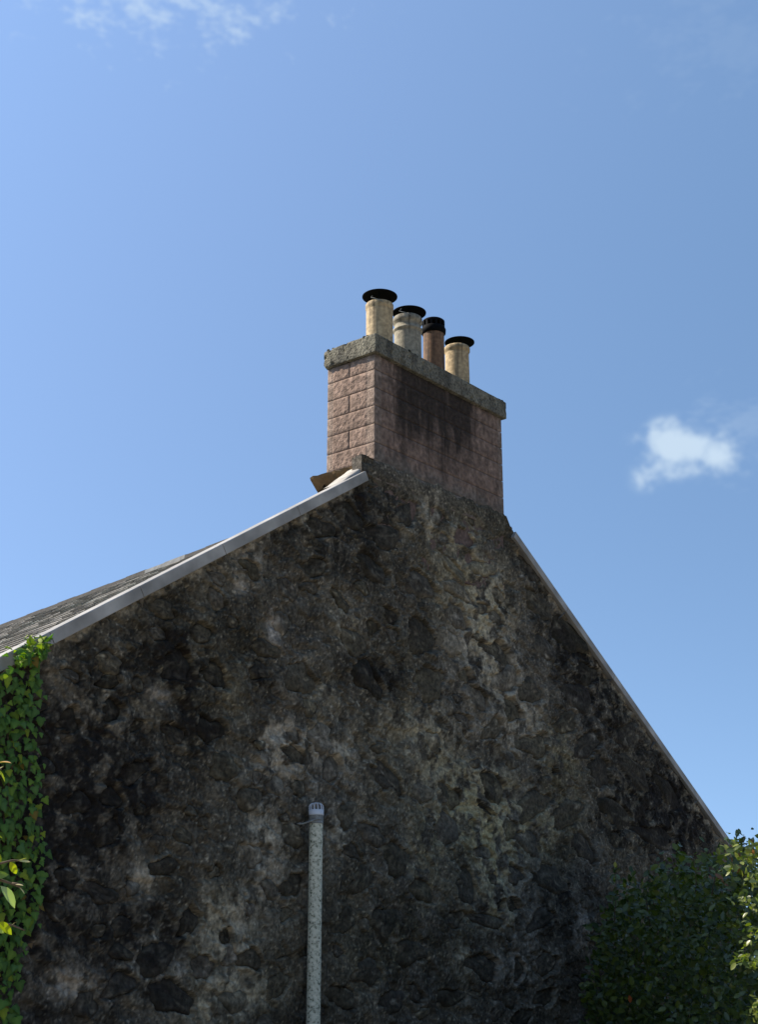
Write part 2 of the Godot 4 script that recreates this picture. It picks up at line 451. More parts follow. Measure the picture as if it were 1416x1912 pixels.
func wall_height(x: float, y: float) -> float:
	var h := n_big.get_noise_2d(x * 1.3 + 5.0, y * 1.3) * 0.030
	h += n_mid.get_noise_2d(x * 1.6, y * 1.1 + 13.0) * 0.024
	var lump := n_small.get_noise_2d(x * 0.8 + 3.0, y * 0.8)
	h += lump * 0.009 + maxf(lump - 0.25, 0.0) * 0.015
	h += n_fine.get_noise_2d(x + 8.0, y) * 0.0045
	# broken ledges where the harling has come away
	var br := n_mid.get_noise_2d(x * 0.9 + 90.0, y * 1.5 + 7.0) + 0.25 * n_small.get_noise_2d(x + 50.0, y)
	h -= 0.022 * smoothstep(0.10, 0.14, br)
	var chip := n_small.get_noise_2d(x * 0.7 + 120.0, y * 1.1 + 40.0)
	h -= 0.010 * smoothstep(0.2, 0.24, chip)
	h += 0.006 * smoothstep(0.24, 0.29, n_small.get_noise_2d(x * 1.1 + 160.0, y * 0.6))
	return h

func build_wall(house: Node3D) -> void:
	for p in PATCHES:
		var c := on_z(p[0], p[1])
		var ex := on_z(p[0] + p[2], p[1])
		var ey := on_z(p[0], p[1] + p[3])
		patches.append([c.x, c.y, (ex - c).length(), (ey - c).length(), p[4], p[5]])
	for s in STONE_LIST:
		var c := on_z(s[0], s[1])
		var ex := on_z(s[0] + s[2] * 0.5, s[1])
		var ey := on_z(s[0], s[1] + s[3] * 0.5)
		add_stone(c.x, c.y, (ex.x - c.x), c.y - ey.y, s[4] * 0.01, s[5], true)
	# further stones, mostly skinned over with mortar
	var tries := 0
	while stones.size() < 285 and tries < 9000:
		tries += 1
		var x := rng.randf_range(-4.2, 7.2)
		var y := rng.randf_range(0.75, 5.9)
		var a := rng.randf_range(0.05, 0.14)
		var b := a * rng.randf_range(0.5, 0.95)
		if y + b > wall_top(x - a) - 0.05 or y + b > wall_top(x + a) - 0.05: continue
		var free := true
		for s in stones:
			if absf(s.x - x) < (s.a + a) * 1.02 and absf(s.y - y) < (s.b + b) * 1.02:
				free = false
				break
		if free: add_stone(x, y, a, b, rng.randf_range(-0.006, 0.006), rng.randf_range(0.03, 0.3), false)
	var step := 0.0125
	var x0 := -4.6
	var x1 := 7.3
	var y0 := 0.6
	var nx := int((x1 - x0) / step) + 1
	var ny := int((6.2 - y0) / step) + 1
	var ids := PackedInt32Array()
	ids.resize(nx * ny)
	ids.fill(-1)
	var sh := Shape.new()
	for ix in nx:
		var x := x0 + ix * step
		var top := wall_top(x)
		for iy in ny:
			var y := y0 + iy * step
			if y > top + step: break
			y = minf(y, top)
			var h := wall_height(x, y)
			var tw := tone_at(x, y)
			var key := Vector2i(int(floor(x / 0.3)), int(floor(y / 0.3)))
			var wob := 0.22 * n_small.get_noise_2d(x * 1.3 + 17.0, y * 1.3) + 0.22 * n_mid.get_noise_2d(x * 1.7, y * 1.7 + 31.0)
			if bins.has(key):
				for s in bins[key]:
					var rho := stone_rho(s, x, y) + wob
					if rho < 1.5:
						if rho < 1.02: h = lerpf(h, minf(h, s.deep - 0.045), smoothstep(1.02, 0.9, rho))
						else:
							var lip := 1.0 - absf(rho - 1.16) / 0.34
							if lip > 0.0:
								h += 0.012 * lip * (1.0 if s.deep < -0.005 and s.listed else 0.0)
								tw.x += 0.07 * lip * (1.0 if s.listed else 0.3)
			if x > 0.0 and x < 2.16 and y > 5.8:
				h = maxf(h, lerpf(h, 0.014, smoothstep(5.8, 5.98, y)))
				h = lerpf(h, -0.004, smoothstep(top - 0.05, top, y))
			ids[ix * ny + iy] = sh.vert(Vector3(x, y, h), wall_colour(tw.x, tw.y, x, y))
	var normals := PackedVector3Array()
	normals.resize(sh.v.size())
	for ix in nx - 1:
		for iy in ny - 1:
			var a := ids[ix * ny + iy]
			var b := ids[(ix + 1) * ny + iy]
			var c := ids[(ix + 1) * ny + iy + 1]
			var d := ids[ix * ny + iy + 1]
			if a < 0 or b < 0 or c < 0 or d < 0: continue
			sh.quad(a, b, c, d)
			var n := (sh.v[b] - sh.v[a]).cross(sh.v[d] - sh.v[a])
			var m := (sh.v[d] - sh.v[c]).cross(sh.v[b] - sh.v[c])
			normals[a] += n; normals[b] += n + m; normals[d] += n + m; normals[c] += m
	for k in normals.size():
		normals[k] = normals[k].normalized() if normals[k].length_squared() > 1e-14 else Vector3.BACK
	var wall := part("gable_wall", sh.mesh_with(normals), mats.rubble, house)
	tag(wall, "soot-blackened rubble gable wall smeared with grey mortar", "")
	# the body of the wall behind its face, down to the ground
	var core := Shape.new()
	var ring := [Vector2(-5.25, -0.1), Vector2(7.3, -0.1), Vector2(7.3, roof_line(7.3) - 0.26), Vector2(2.16, roof_line(2.16) - 0.26), Vector2(2.16, 6.085), Vector2(0.0, 6.085), Vector2(0.0, roof_line(0.0) - 0.26), Vector2(-5.25, roof_line(-5.25) - 0.26)]
	var dark := Color(0.22, 0.195, 0.16)
	var front := []
	var back := []
	for p in ring:
		front.append(Vector3(p.x, p.y, -0.075))
		back.append(Vector3(p.x, p.y, -0.5))
	core.fan(front, dark)
	var turned := back.slice(1)
	turned.reverse()
	core.fan([back[0]] + turned, dark)
	for k in ring.size():
		var k2 := (k + 1) % ring.size()
		core.face(front[k], back[k], back[k2], front[k2], dark)
	# plain face to the left of and below the worked face
	core.face(Vector3(-5.25, -0.1, 0), Vector3(-4.6, -0.1, 0), Vector3(-4.6, roof_line(-4.6) - 0.03, 0), Vector3(-5.25, roof_line(-5.25) - 0.03, 0), dark)
	core.face(Vector3(-4.6, -0.1, 0), Vector3(7.3, -0.1, 0), Vector3(7.3, 0.6, 0), Vector3(-4.6, 0.6, 0), dark)
	core.face(Vector3(7.3, -0.1, 0), Vector3(7.3, -0.1, -0.076), Vector3(7.3, 2.72, -0.076), Vector3(7.3, 2.72, 0), dark)
	# shallow shoulders beside the stack
	core.box(Vector3(-0.188, 5.55, -0.12), Vector3(0.0, 6.08, -0.06), dark)
	core.box(Vector3(2.16, 5.4, -0.12), Vector3(2.3, 5.9, -0.06), dark)
	core.face(Vector3(-0.19, 5.86, -0.08), Vector3(-0.19, 5.86, 0.0), Vector3(-0.19, 6.088, 0.0), Vector3(-0.19, 6.088, -0.08), dark)
	core.face(Vector3(-0.19, 6.09, 0.0), Vector3(0.0, 6.09, 0.0), Vector3(0.0, 6.09, -0.08), Vector3(-0.19, 6.09, -0.08), dark)
	core.face(Vector3(2.2, 6.088, 0.0), Vector3(2.37, 5.845, 0.0), Vector3(2.37, 5.845, -0.08), Vector3(2.2, 6.088, -0.08), dark)
	part("wall_core", core.mesh(false), mats.rubble, house)
	# the stones themselves
	var rings := [0.0, 0.34, 0.66, 0.9, 1.1]
	var sides := 14
	for s in stones:
		var ss := Shape.new()
		var tilt := Vector2(rng.randf_range(-0.12, 0.12), rng.randf_range(-0.14, 0.08))
		var hue := rng.randf_range(-0.5, 0.6)
		var off := Vector2(rng.randf() * 50.0, rng.randf() * 50.0)
		var reach: float = minf(s.a, s.b)
		for ri in rings.size():
			for k in (1 if ri == 0 else sides):
				var w := TAU * k / sides
				var r: float = (1.0 + s.h[0] * cos(2.0 * w + s.h[1]) + s.h[2] * cos(3.0 * w + s.h[3]) + s.h[4] * cos(5.0 * w + s.h[5])) * rings[ri]
				var u: float = cos(w) * r * s.a
				var v: float = sin(w) * r * s.b
				var px: float = u * s.cr - v * s.sr
				var py: float = u * s.sr + v * s.cr
				var z: float = s.deep - 0.004 + tilt.x * px + tilt.y * py
				z += n_mid.get_noise_2d((s.x + px) * 2.0 + off.x, (s.y + py) * 2.0) * 0.03
				z -= (0.0 if ri < 3 else (0.008 if ri == 3 else 0.05)) * minf(1.0, reach / 0.06)
				var tw := tone_at(s.x + px, s.y + py)
				var t: float = lerpf(tw.x, s.tone * 1.05 + 0.02, 0.74 if s.listed else 0.4)
				ss.vert(Vector3(px, py, z), wall_colour(t, hue * 0.5 + tw.y * 0.5, s.x + px, s.y + py))
		for k in sides:
			var k2 := (k + 1) % sides
			ss.tri(0, 1 + k, 1 + k2)
			for ri in range(1, rings.size() - 1):
				var a := 1 + (ri - 1) * sides
				ss.quad(a + k, a + sides + k, a + sides + k2, a + k2)
		part("stone", ss.mesh(true), mats.rubble, wall, Vector3(s.x, s.y, 0.0))

# ---------------------------------------------------------------- verge, roof
func verge_piece(x0: float, x1: float, tall: float, proud: float, gap: float) -> ArrayMesh:
	# a folded strip: front face, top face over the wall head, thin lower return; x0 is the upper end
	var s := Shape.new()
	var a := Vector2(x0, roof_line(x0))
	var b := Vector2(x1, roof_line(x1))
	var along := (b - a).normalized()
	b -= along * gap
	var out := Vector2(-along.y, along.x)
	if out.y < 0: out = -out
	var sec := [Vector2(-0.09, 0.012), Vector2(proud - 0.006, 0.016), Vector2(proud, 0.010), Vector2(proud, -tall), Vector2(proud - 0.004, -tall - 0.004), Vector2(0.005, -tall - 0.004), Vector2(0.005, -tall + 0.01), Vector2(-0.078, -tall + 0.01), Vector2(-0.078, -0.26), Vector2(-0.09, -0.26)]
	for k in sec.size(): sec[k].y += (proud - 0.05) * 0.7
	var n := sec.size()
	var lo := []
	var hi := []
	for q in sec:
		var pa: Vector2 = a + out * q.y
		var pb: Vector2 = b + out * q.y
		lo.append(Vector3(pa.x, pa.y, q.x))
		hi.append(Vector3(pb.x, pb.y, q.x))
	var left := x1 < x0
	for k in n:
		var k2 := (k + 1) % n
		if left: s.face(lo[k], hi[k], hi[k2], lo[k2])
		else: s.face(hi[k], lo[k], lo[k2], hi[k2])
	if left:
		lo.reverse()
	else:
		hi.reverse()
	s.fan(lo); s.fan(hi)
	return s.mesh(false)

func build_verges(house: Node3D) -> void:
	var xs := [on_z(684, 880, 0.05).x, on_z(556, 945, 0.05).x, on_z(416, 1022, 0.05).x, on_z(261, 1110, 0.05).x, on_z(92, 1196, 0.05).x, -4.35, -5.3]
	for k in xs.size() - 1:
		part("verge_trim", verge_piece(xs[k], xs[k + 1], 0.072, 0.05, 0.007), mats.verge, house)
	part("verge_backing", verge_piece(xs[0] - 0.02, xs[-1], 0.056, 0.036, 0.0), mats.verge, house)
	var xr := [on_z(964, 993, 0.045).x, 3.3, 4.25, 5.2, 6.15, 7.1, 7.42]
	for k in xr.size() - 1:
		part("verge_trim", verge_piece(xr[k], xr[k + 1], 0.062, 0.045, 0.006), mats.verge, house)
	part("verge_backing", verge_piece(xr[0] + 0.02, xr[-1], 0.045, 0.032, 0.0), mats.verge, house)

var ridge_at := Vector3(1.08, 6.38, 0.0)
var ridge_dir := Vector3(0.162, 0, -0.987)

func build_roof(house: Node3D) -> void:
	var dn := PITCH
	for which in 2:
		var side := -1.0 if which == 0 else 1.0
		var s := Shape.new()
		var fall := Vector3(side, -dn, 0.0).normalized()
		var n := (ridge_dir.cross(fall) * side).normalized()
		if n.y < 0: n = -n
		var length := 9.5
		var run := 7.0 if side < 0 else 7.2
		var course := 0.2
		var courses := int(run / course)
		var k := 0
		# boarding under the slates
		var a := ridge_at + ridge_dir * 0.09 - n * 0.03
		var b := a + ridge_dir * length
		if side < 0: s.face(b, b + fall * run, a + fall * run, a, Color(0.26, 0.21, 0.15))
		else: s.face(a, a + fall * run, b + fall * run, b, Color(0.26, 0.21, 0.15))
		for j in courses:
			var u := 0.10 + (0.13 if j % 2 else 0.0)
			while u < length - 0.2:
				var wd := rng.randf_range(0.22, 0.3)
				var p := ridge_at + ridge_dir * u + fall * (j * course + 0.02)
				var t := rng.randf_range(0.75, 1.15)
				var col := Color(0.38 * t, 0.355 * t, 0.31 * t)
				if rng.randf() < 0.12: col = Color(0.36, 0.36, 0.31)
				var lift := rng.randf_range(0.012, 0.022)
				var l0 := fall * rng.randf_range(0.0, 0.012)
				var q0 := p + n * 0.002
				var q1 := p + ridge_dir * (wd - 0.006) + n * 0.002
				var q2 := q1 + fall * course * 1.12 + n * lift + l0
				var q3 := q0 + fall * course * 1.12 + n * lift + l0
				var dwn := -n * 0.012
				if side < 0:
					s.face(q0, q1, q2, q3, col)
					s.face(q3, q2, q2 + dwn, q3 + dwn, col)
					s.face(q0 + dwn, q0, q3, q3 + dwn, col)
				else:
					s.face(q1, q0, q3, q2, col)
					s.face(q2, q3, q3 + dwn, q2 + dwn, col)
					s.face(q0, q0 + dwn, q3 + dwn, q3, col)
				u += wd
				k += 1
		var o := part("roof_slates", s.mesh(false), mats.slate, house)
		tag(o, "weathered grey slate courses", "", "", "stuff")
	# ridge pieces
	for j in 20:
		var s := Shape.new()
		var p := ridge_at + ridge_dir * (0.4 + j * 0.455)
		var q := p + ridge_dir * 0.46
		var pale := j in [5, 9, 10]
		var col := Color(0.24, 0.25, 0.25) if pale else Color(0.07, 0.066, 0.06)
		var up := 0.03 + 0.006 * (j % 2)
		var prof := [Vector2(-0.105, -0.08), Vector2(-0.095, up - 0.035), Vector2(0, up), Vector2(0.095, up - 0.035), Vector2(0.105, -0.08)]
		var sx := Vector3(-ridge_dir.z, 0, ridge_dir.x)
		for m in prof.size() - 1:
			var a: Vector2 = prof[m]
			var b: Vector2 = prof[m + 1]
			s.face(p + sx * a.x + Vector3.UP * a.y, p + sx * b.x + Vector3.UP * b.y, q + sx * b.x + Vector3.UP * b.y, q + sx * a.x + Vector3.UP * a.y, col)
		for e in [p, q]:
			var end := []
			for m in prof: end.append(e + sx * m.x + Vector3.UP * m.y)
			if e == q: end.reverse()
			s.fan(end, col)
		part("ridge_tile", s.mesh(false), mats.slate, house)
	# side and rear walls
	var w := Shape.new()
	var back := ridge_dir * 9.4
	var col := Color(0.22, 0.195, 0.16)
	var l0 := Vector3(-5.25, -0.1, -0.5)
	var r0 := Vector3(7.3, -0.1, -0.5)
	var lh := Vector3(0, 2.62, 0)
	w.face(l0 + back, l0, l0 + lh, l0 + back + lh, col)
	var rh := Vector3(0, 2.5, 0)
	w.face(r0, r0 + back, r0 + back + rh, r0 + rh, col)
	w.fan([r0 + back, l0 + back, l0 + back + lh, Vector3(1.08, 6.3, -0.5) + back, r0 + back + rh], col)
	part("rear_walls", w.mesh(false), mats.rubble, house)

# ---------------------------------------------------------------- chimney
func soot(x: float, y: float) -> float:
	# run-down soot on the front of the stack, heaviest under the pots
	var down := CAP_Y0 - y
	var s := 0.0
	for b in [[0.42, 0.10, 1.1, 0.9], [0.62, 0.09, 0.9, 0.8], [0.85, 0.12, 0.8, 0.85], [1.1, 0.09, 1.15, 0.8], [1.33, 0.11, 0.75, 0.95], [1.52, 0.08, 0.6, 0.7]]:
		var wob: float = b[0] + 0.03 * n_small.get_noise_2d(y * 0.5, b[0] * 9.0)
		var w: float = exp(-pow((x - wob) / b[1], 2.0))
		s += b[3] * w * smoothstep(b[2] * 1.25, b[2] * 0.35, down)
	s *= 0.75 + 0.5 * n_mid.get_noise_2d(x * 6.0, y * 0.5)
	s += 0.16 + 0.4 * n_mid.get_noise_2d(x * 4.0 + 30.0, y * 0.9) + 0.2 * n_small.get_noise_2d(x * 1.5, y * 0.4 + 9.0)
	s += 0.5 * smoothstep(0.2, 0.55, x) * smoothstep(1.85, 1.5, x) * smoothstep(1.0, 0.25, down)
	return clampf(s, 0.0, 1.0)

func build_stack(house: Node3D) -> void:
	var stack := Node3D.new()
	stack.name = "chimney_stack"
	house.add_child(stack)
	tag(stack, "pink rock-faced block chimney stack with run-down soot", "")
	var core := Shape.new()
	core.box(Vector3(0.022, 5.2, -STACK_D + 0.0), Vector3(STACK_W, CAP_Y0 + 0.02, -0.022), Color(0.2, 0.145, 0.12))
	part("stack_core", core.mesh(false), mats.block, stack)
	var courses := [CAP_Y0]
	var cy := 7.021
	while cy > 5.3:
		courses.append(cy)
		cy -= 0.187
	for face_id in 2:
		var width := STACK_W if face_id == 0 else STACK_D
		for j in courses.size() - 1:
			var yt: float = courses[j]
			var yb: float = courses[j + 1]
			if face_id == 0 and yt < 5.95: break
			var cuts := []
			if face_id == 0: cuts = [0.0, 0.56, 1.12, 1.66, width] if j % 2 else [0.0, 0.30, 0.85, 1.4, 1.92, width]
			else:
				cuts = [0.0, width] if j % 2 else [0.0, width * 0.52, width]
				if yb < 6.0: cuts[0] = 0.1
			for q in cuts.size() - 1:
				var s := Shape.new()
				var a: float = cuts[q]
				var b: float = cuts[q + 1]
				var gap := 0.002
				var st := 0.012
				var nx := maxi(int((b - a) / st), 3)
				var ny := maxi(int((yt - yb) / st), 3)
				var seed_off := rng.randf() * 80.0
				var tint := rng.randf_range(0.9, 1.1)
				var idx := []
				for ix in nx + 1:
					for iy in ny + 1:
						var u := lerpf(a + gap, b - gap, float(ix) / nx)
						var y := lerpf(yb + gap, yt - gap, float(iy) / ny)
						if ix == 1: u = a + gap + 0.004
						if ix == nx - 1: u = b - gap - 0.004
						if iy == 1: y = yb + gap + 0.004
						if iy == ny - 1: y = yt - gap - 0.004
						var edge := ix == 0 or iy == 0 or ix == nx or iy == ny
						# along the stack corners a smooth drafted margin, rock face between
						var near := minf(u, width - u)
						var margin := 0.105 if (u < width * 0.5) == (face_id == 0) else 0.075
						if face_id == 1: margin = 0.10 if u < width * 0.5 else 0.075
						var rough := smoothstep(margin, margin + 0.012, near)
						var inset := minf(minf(u - a, b - u), minf(y - yb, yt - y))
						var lump := n_small.get_noise_3d(u * 2.6 + seed_off, y * 3.2, 3.0) * 0.0045 + n_fine.get_noise_2d(u + seed_off, y * 1.3) * 0.0045
						var strata := n_mid.get_noise_2d(u * 5.0 + y * 4.0 + seed_off, y * 14.0 - u * 6.0) * 0.005
						var z := rough * (0.002 + lump + strata) * smoothstep(0.004, 0.014, inset)
						if absf(near - margin) < 0.006: z -= 0.003
						if edge: z = -0.004
						if face_id == 1 and ix == 0: z = -0.002 if a == 0.0 else -0.01
						if face_id == 0 and ix == 0 and a == 0.0: z = -0.001
						z = minf(z, 0.010)
						var t := tint * (1.0 + 0.35 * n_mid.get_noise_2d(u * 3.0 + 60.0, y * 3.0) + 0.25 * n_small.get_noise_2d(u + 4.0, y))
						var col: Color
						if face_id == 0:
							var k := soot(u, y)
							col = Color(0.325, 0.228, 0.178) * t
							if near < margin: col = Color(0.36, 0.27, 0.215) * t
							col = col.lerp(Color(0.045, 0.035, 0.028), k * 0.93)
							# grey mortar wash towards the foot
							var foot := smoothstep(6.28, 6.10, y + 0.10 * n_mid.get_noise_2d(u * 2.0, 4.0))
							col = col.lerp(Color(0.20, 0.18, 0.155) * t, foot * 0.7)
						else:
							col = Color(0.345, 0.243, 0.19) * t
							if near < margin: col = Color(0.37, 0.275, 0.218) * t
						col.a = 1.0
						var p := Vector3(u, y, z) if face_id == 0 else Vector3(-z, y, -u)
						idx.append(s.vert(p, col))
				for ix in nx:
					for iy in ny:
						var i0: int = ix * (ny + 1) + iy
						if face_id == 0: s.quad(idx[i0], idx[i0 + ny + 1], idx[i0 + ny + 2], idx[i0 + 1])
						else: s.quad(idx[i0 + ny + 1], idx[i0], idx[i0 + 1], idx[i0 + ny + 2])
				part("block", s.mesh(true), mats.block, stack)
	# cope slab: a weathered concrete block with worn arrises
	var c := Shape.new()
	var lo := Vector3(-0.042, CAP_Y0, -STACK_D - 0.03)
	var hi := Vector3(STACK_W + 0.045, CAP_Y1, 0.042)
	cope_face(c, lo, hi, 0); cope_face(c, lo, hi, 1); cope_face(c, lo, hi, 2); cope_face(c, lo, hi, 3); cope_face(c, lo, hi, 4); cope_face(c, lo, hi, 5)
	var cp := part("cope_slab", c.mesh(true), mats.concrete, stack)
	tag(cp, "thick pitted concrete cope slab grown with grey lichen", "")
	# small moss cushions along the top edges
	for k in 26:
		var m := Shape.new()
		var r := rng.randf_range(0.008, 0.022)
		m.lathe([Vector2(r, -0.01), Vector2(r * 1.05, r * 0.25), Vector2(r * 0.7, r * 0.75), Vector2(0.001, r)], 7, Color(0.03, 0.035, 0.02))
		var p := Vector3(rng.randf_range(0.1, STACK_W), CAP_Y1 - 0.004, rng.randf_range(0.012, 0.034)) if k < 18 else Vector3(rng.randf_range(-0.035, -0.015), CAP_Y1 - 0.004, -rng.randf_range(0.05, STACK_D))
		part("moss", m.mesh(true), mats.plain_tint, stack, p)
	# flaunching under the pots
	var f := Shape.new()
	f.face(Vector3(0.1, CAP_Y1 + 0.035, -0.14), Vector3(STACK_W - 0.1, CAP_Y1 + 0.035, -0.14), Vector3(STACK_W - 0.1, CAP_Y1 + 0.035, -STACK_D + 0.14), Vector3(0.1, CAP_Y1 + 0.035, -STACK_D + 0.14), Color(0.2, 0.19, 0.17))
	f.face(Vector3(0.0, CAP_Y1, -0.02), Vector3(STACK_W, CAP_Y1, -0.02), Vector3(STACK_W - 0.1, CAP_Y1 + 0.035, -0.14), Vector3(0.1, CAP_Y1 + 0.035, -0.14), Color(0.2, 0.19, 0.17))
	f.face(Vector3(0.0, CAP_Y1, -STACK_D + 0.02), Vector3(0.0, CAP_Y1, -0.02), Vector3(0.1, CAP_Y1 + 0.035, -0.14), Vector3(0.1, CAP_Y1 + 0.035, -STACK_D + 0.14), Color(0.2, 0.19, 0.17))
	part("flaunching", f.mesh(false), mats.concrete, stack)
	# projecting drip stone where the roof meets the stack
	var d := Shape.new()
	var zr := -STACK_D + 0.02
	var tip := on_z(584, 891, zr)
	var pts := []
	for k in 11:
		var e := float(k) / 10.0
		var z := lerpf(zr - 0.04, -0.13, e)
		var reach := lerpf(tip.x, -0.17, e) + 0.05 * n_small.get_noise_2d(e * 1.4, 1.0)
		var yy := tip.y + 0.03 * e + 0.02 * n_small.get_noise_2d(e * 1.5, 7.0)
		pts.append([Vector3(0.01, yy + 0.055, z), Vector3(reach * 0.5, yy + 0.03, z), Vector3(reach, yy, z), Vector3(reach + 0.012, yy - 0.022, z), Vector3(reach * 0.55, yy - 0.1, z), Vector3(0.01, yy - 0.2, z)])
	for k in 10:
		for q in 5:
			var g := 1.0 + 0.3 * n_mid.get_noise_2d(k * 0.4, q * 0.7)
			var cb := (Color(0.30, 0.25, 0.18) if q < 2 else Color(0.26, 0.17, 0.09)) * g
			cb.a = 1.0
			d.face(pts[k][q + 1], pts[k + 1][q + 1], pts[k + 1][q], pts[k][q], cb)
	var near_end: Array = pts[10].duplicate()
	near_end.reverse()
	d.fan(pts[0], Color(0.26, 0.17, 0.09))
	d.fan(near_end, Color(0.26, 0.17, 0.09))
	var ds := part("drip_stone", d.mesh(false), mats.plain_tint, stack)
	tag(ds, "brown projecting drip stone ledge at the foot of the stack", "")
	# pale lime mortar run up against the shoulder, over the verge
	var fl := Shape.new()
	var fa := on_z(632, 903, -0.02).x
	var fb := on_z(684, 880, -0.02).x
	var rows := []
	for k in 9:
		var e := k / 8.0
		var x := lerpf(fa, fb, e)
		var lift := 0.012 + 0.075 * pow(e, 1.2) + 0.012 * n_small.get_noise_2d(e * 2.0, 9.0)
		var y := roof_line(x)
		rows.append([Vector3(x, y - 0.02, -0.012), Vector3(x, y + lift * 0.8, -0.02), Vector3(x, y + lift, -0.05), Vector3(x, y + lift * 0.9, -0.2), Vector3(x, y - 0.3, -0.21)])
	for k in 8:
		for q in 4:
			fl.face(rows[k][q], rows[k + 1][q], rows[k + 1][q + 1], rows[k][q + 1], Color(0.5, 0.47, 0.42))
	fl.fan([rows[8][0], rows[8][4], rows[8][3], rows[8][2], rows[8][1]], Color(0.5, 0.47, 0.42))
	part("mortar_fillet", fl.mesh(true, true), mats.plain_tint, stack)

func cope_face(s: Shape, lo: Vector3, hi: Vector3, side: int) -> void:
	var sz := hi - lo
	var dims: Array = [[sz.x, sz.y], [sz.z, sz.y], [sz.x, sz.y], [sz.z, sz.y], [sz.x, sz.z], [sz.x, sz.z]][side]
	var st := 0.012 if side < 2 else 0.03
	var nu := maxi(int(dims[0] / st), 2)
	var nv := maxi(int(dims[1] / st), 2)
	var first := s.v.size()
	var nrm: Vector3 = [Vector3(0, 0, 1), Vector3(-1, 0, 0), Vector3(0, 0, -1), Vector3(1, 0, 0), Vector3(0, 1, 0), Vector3(0, -1, 0)][side]
	for a in nu + 1:
		for b in nv + 1:
			var u := float(a) / nu
			var v := float(b) / nv
			var p: Vector3
			match side:
				0: p = Vector3(lo.x + u * sz.x, lo.y + v * sz.y, hi.z)
				1: p = Vector3(lo.x, lo.y + v * sz.y, lo.z + u * sz.z)
				2: p = Vector3(hi.x - u * sz.x, lo.y + v * sz.y, lo.z)
				3: p = Vector3(hi.x, lo.y + v * sz.y, hi.z - u * sz.z)
				4: p = Vector3(lo.x + u * sz.x, hi.y, hi.z - v * sz.z)
				5: p = Vector3(lo.x + u * sz.x, lo.y, lo.z + v * sz.z)
			# round the arrises: pull points near edges towards a rounded box
			var r := 0.010 + 0.022 * smoothstep(-0.35, -0.62, p.z) * smoothstep(0.3, 0.0, p.x)
			var inner := p.clamp(lo + Vector3.ONE * r, hi - Vector3.ONE * r)
			var dir := p - inner
			if dir.length() > 0.0001: p = inner + dir.normalized() * r
			var bump := n_small.get_noise_3d(p.x * 1.2, p.y * 1.2, p.z * 1.2) * 0.005 + n_fine.get_noise_3d(p.x, p.y, p.z) * 0.003
			var hole := n_mid.get_noise_3d(p.x * 5.0 + 9.0, p.y * 3.2, p.z * 5.0)
			if hole > 0.34: bump -= 0.022 * smoothstep(0.34, 0.42, hole)
			var away := minf(minf(u, 1 - u) * dims[0], minf(v, 1 - v) * dims[1])
			p += (dir.normalized() if dir.length() > 0.0001 else nrm) * bump * (0.4 + 0.6 * smoothstep(0.0, 0.03, away))
			var t := 1.0 + 0.5 * n_mid.get_noise_3d(p.x * 2.5, p.y * 2.5, p.z * 2.5) + 0.4 * n_small.get_noise_3d(p.x, p.y, p.z + 5.0)
			var col := Color(0.28, 0.262, 0.20) * clampf(t, 0.3, 1.7)
			# black algae in runs
			var alg := n_mid.get_noise_3d(p.x * 2.0 + 20.0, p.y * 0.8, p.z * 2.0)
			col = col.lerp(Color(0.075, 0.07, 0.06), 0.25 + 0.5 * smoothstep(-0.15, 0.3, alg))
			col.a = 1.0
			s.vert(p, col)
	for a in nu:
		for b in nv:
			var i0 := first + a * (nv + 1) + b
			s.quad(i0, i0 + nv + 1, i0 + nv + 2, i0 + 1)

func pot_mesh(profile: Array, base: Color, seed_off: float, run: float) -> ArrayMesh:
	var s := Shape.new()
	var fine := []
	for k in profile.size() - 1:
		var a: Vector2 = profile[k]
		var b: Vector2 = profile[k + 1]
		var n := maxi(int(a.distance_to(b) / 0.02), 1)
		for q in n: fine.append(a.lerp(b, float(q) / n))
	fine.append(profile[-1])
	s.lathe(fine, 48)
	for k in s.v.size():
		var p := s.v[k]
		var w := atan2(p.z, p.x)
		var streak := n_mid.get_noise_2d(cos(w) * 3.0 + seed_off, sin(w) * 3.0 + p.y * 0.35)
		var blot := n_small.get_noise_3d(p.x + seed_off, p.y, p.z)
		var t := 1.0 + 0.16 * streak + 0.14 * blot
		var col := base * t
		if streak > 0.12: col = col.lerp(Color(0.05, 0.038, 0.03), clampf((streak - 0.12) * run, 0.0, 0.9))
		var below: float = profile[-2].y - p.y
		if blot + streak * 0.5 > 0.02 and below < 0.1: col = col.lerp(Color(0.06, 0.05, 0.035), 0.5 * smoothstep(0.1, 0.03, below) * clampf((blot + streak * 0.5 - 0.02) * 5.0, 0.0, 1.0))
		col.a = 1.0
		s.c[k] = col
	return s.mesh(true)

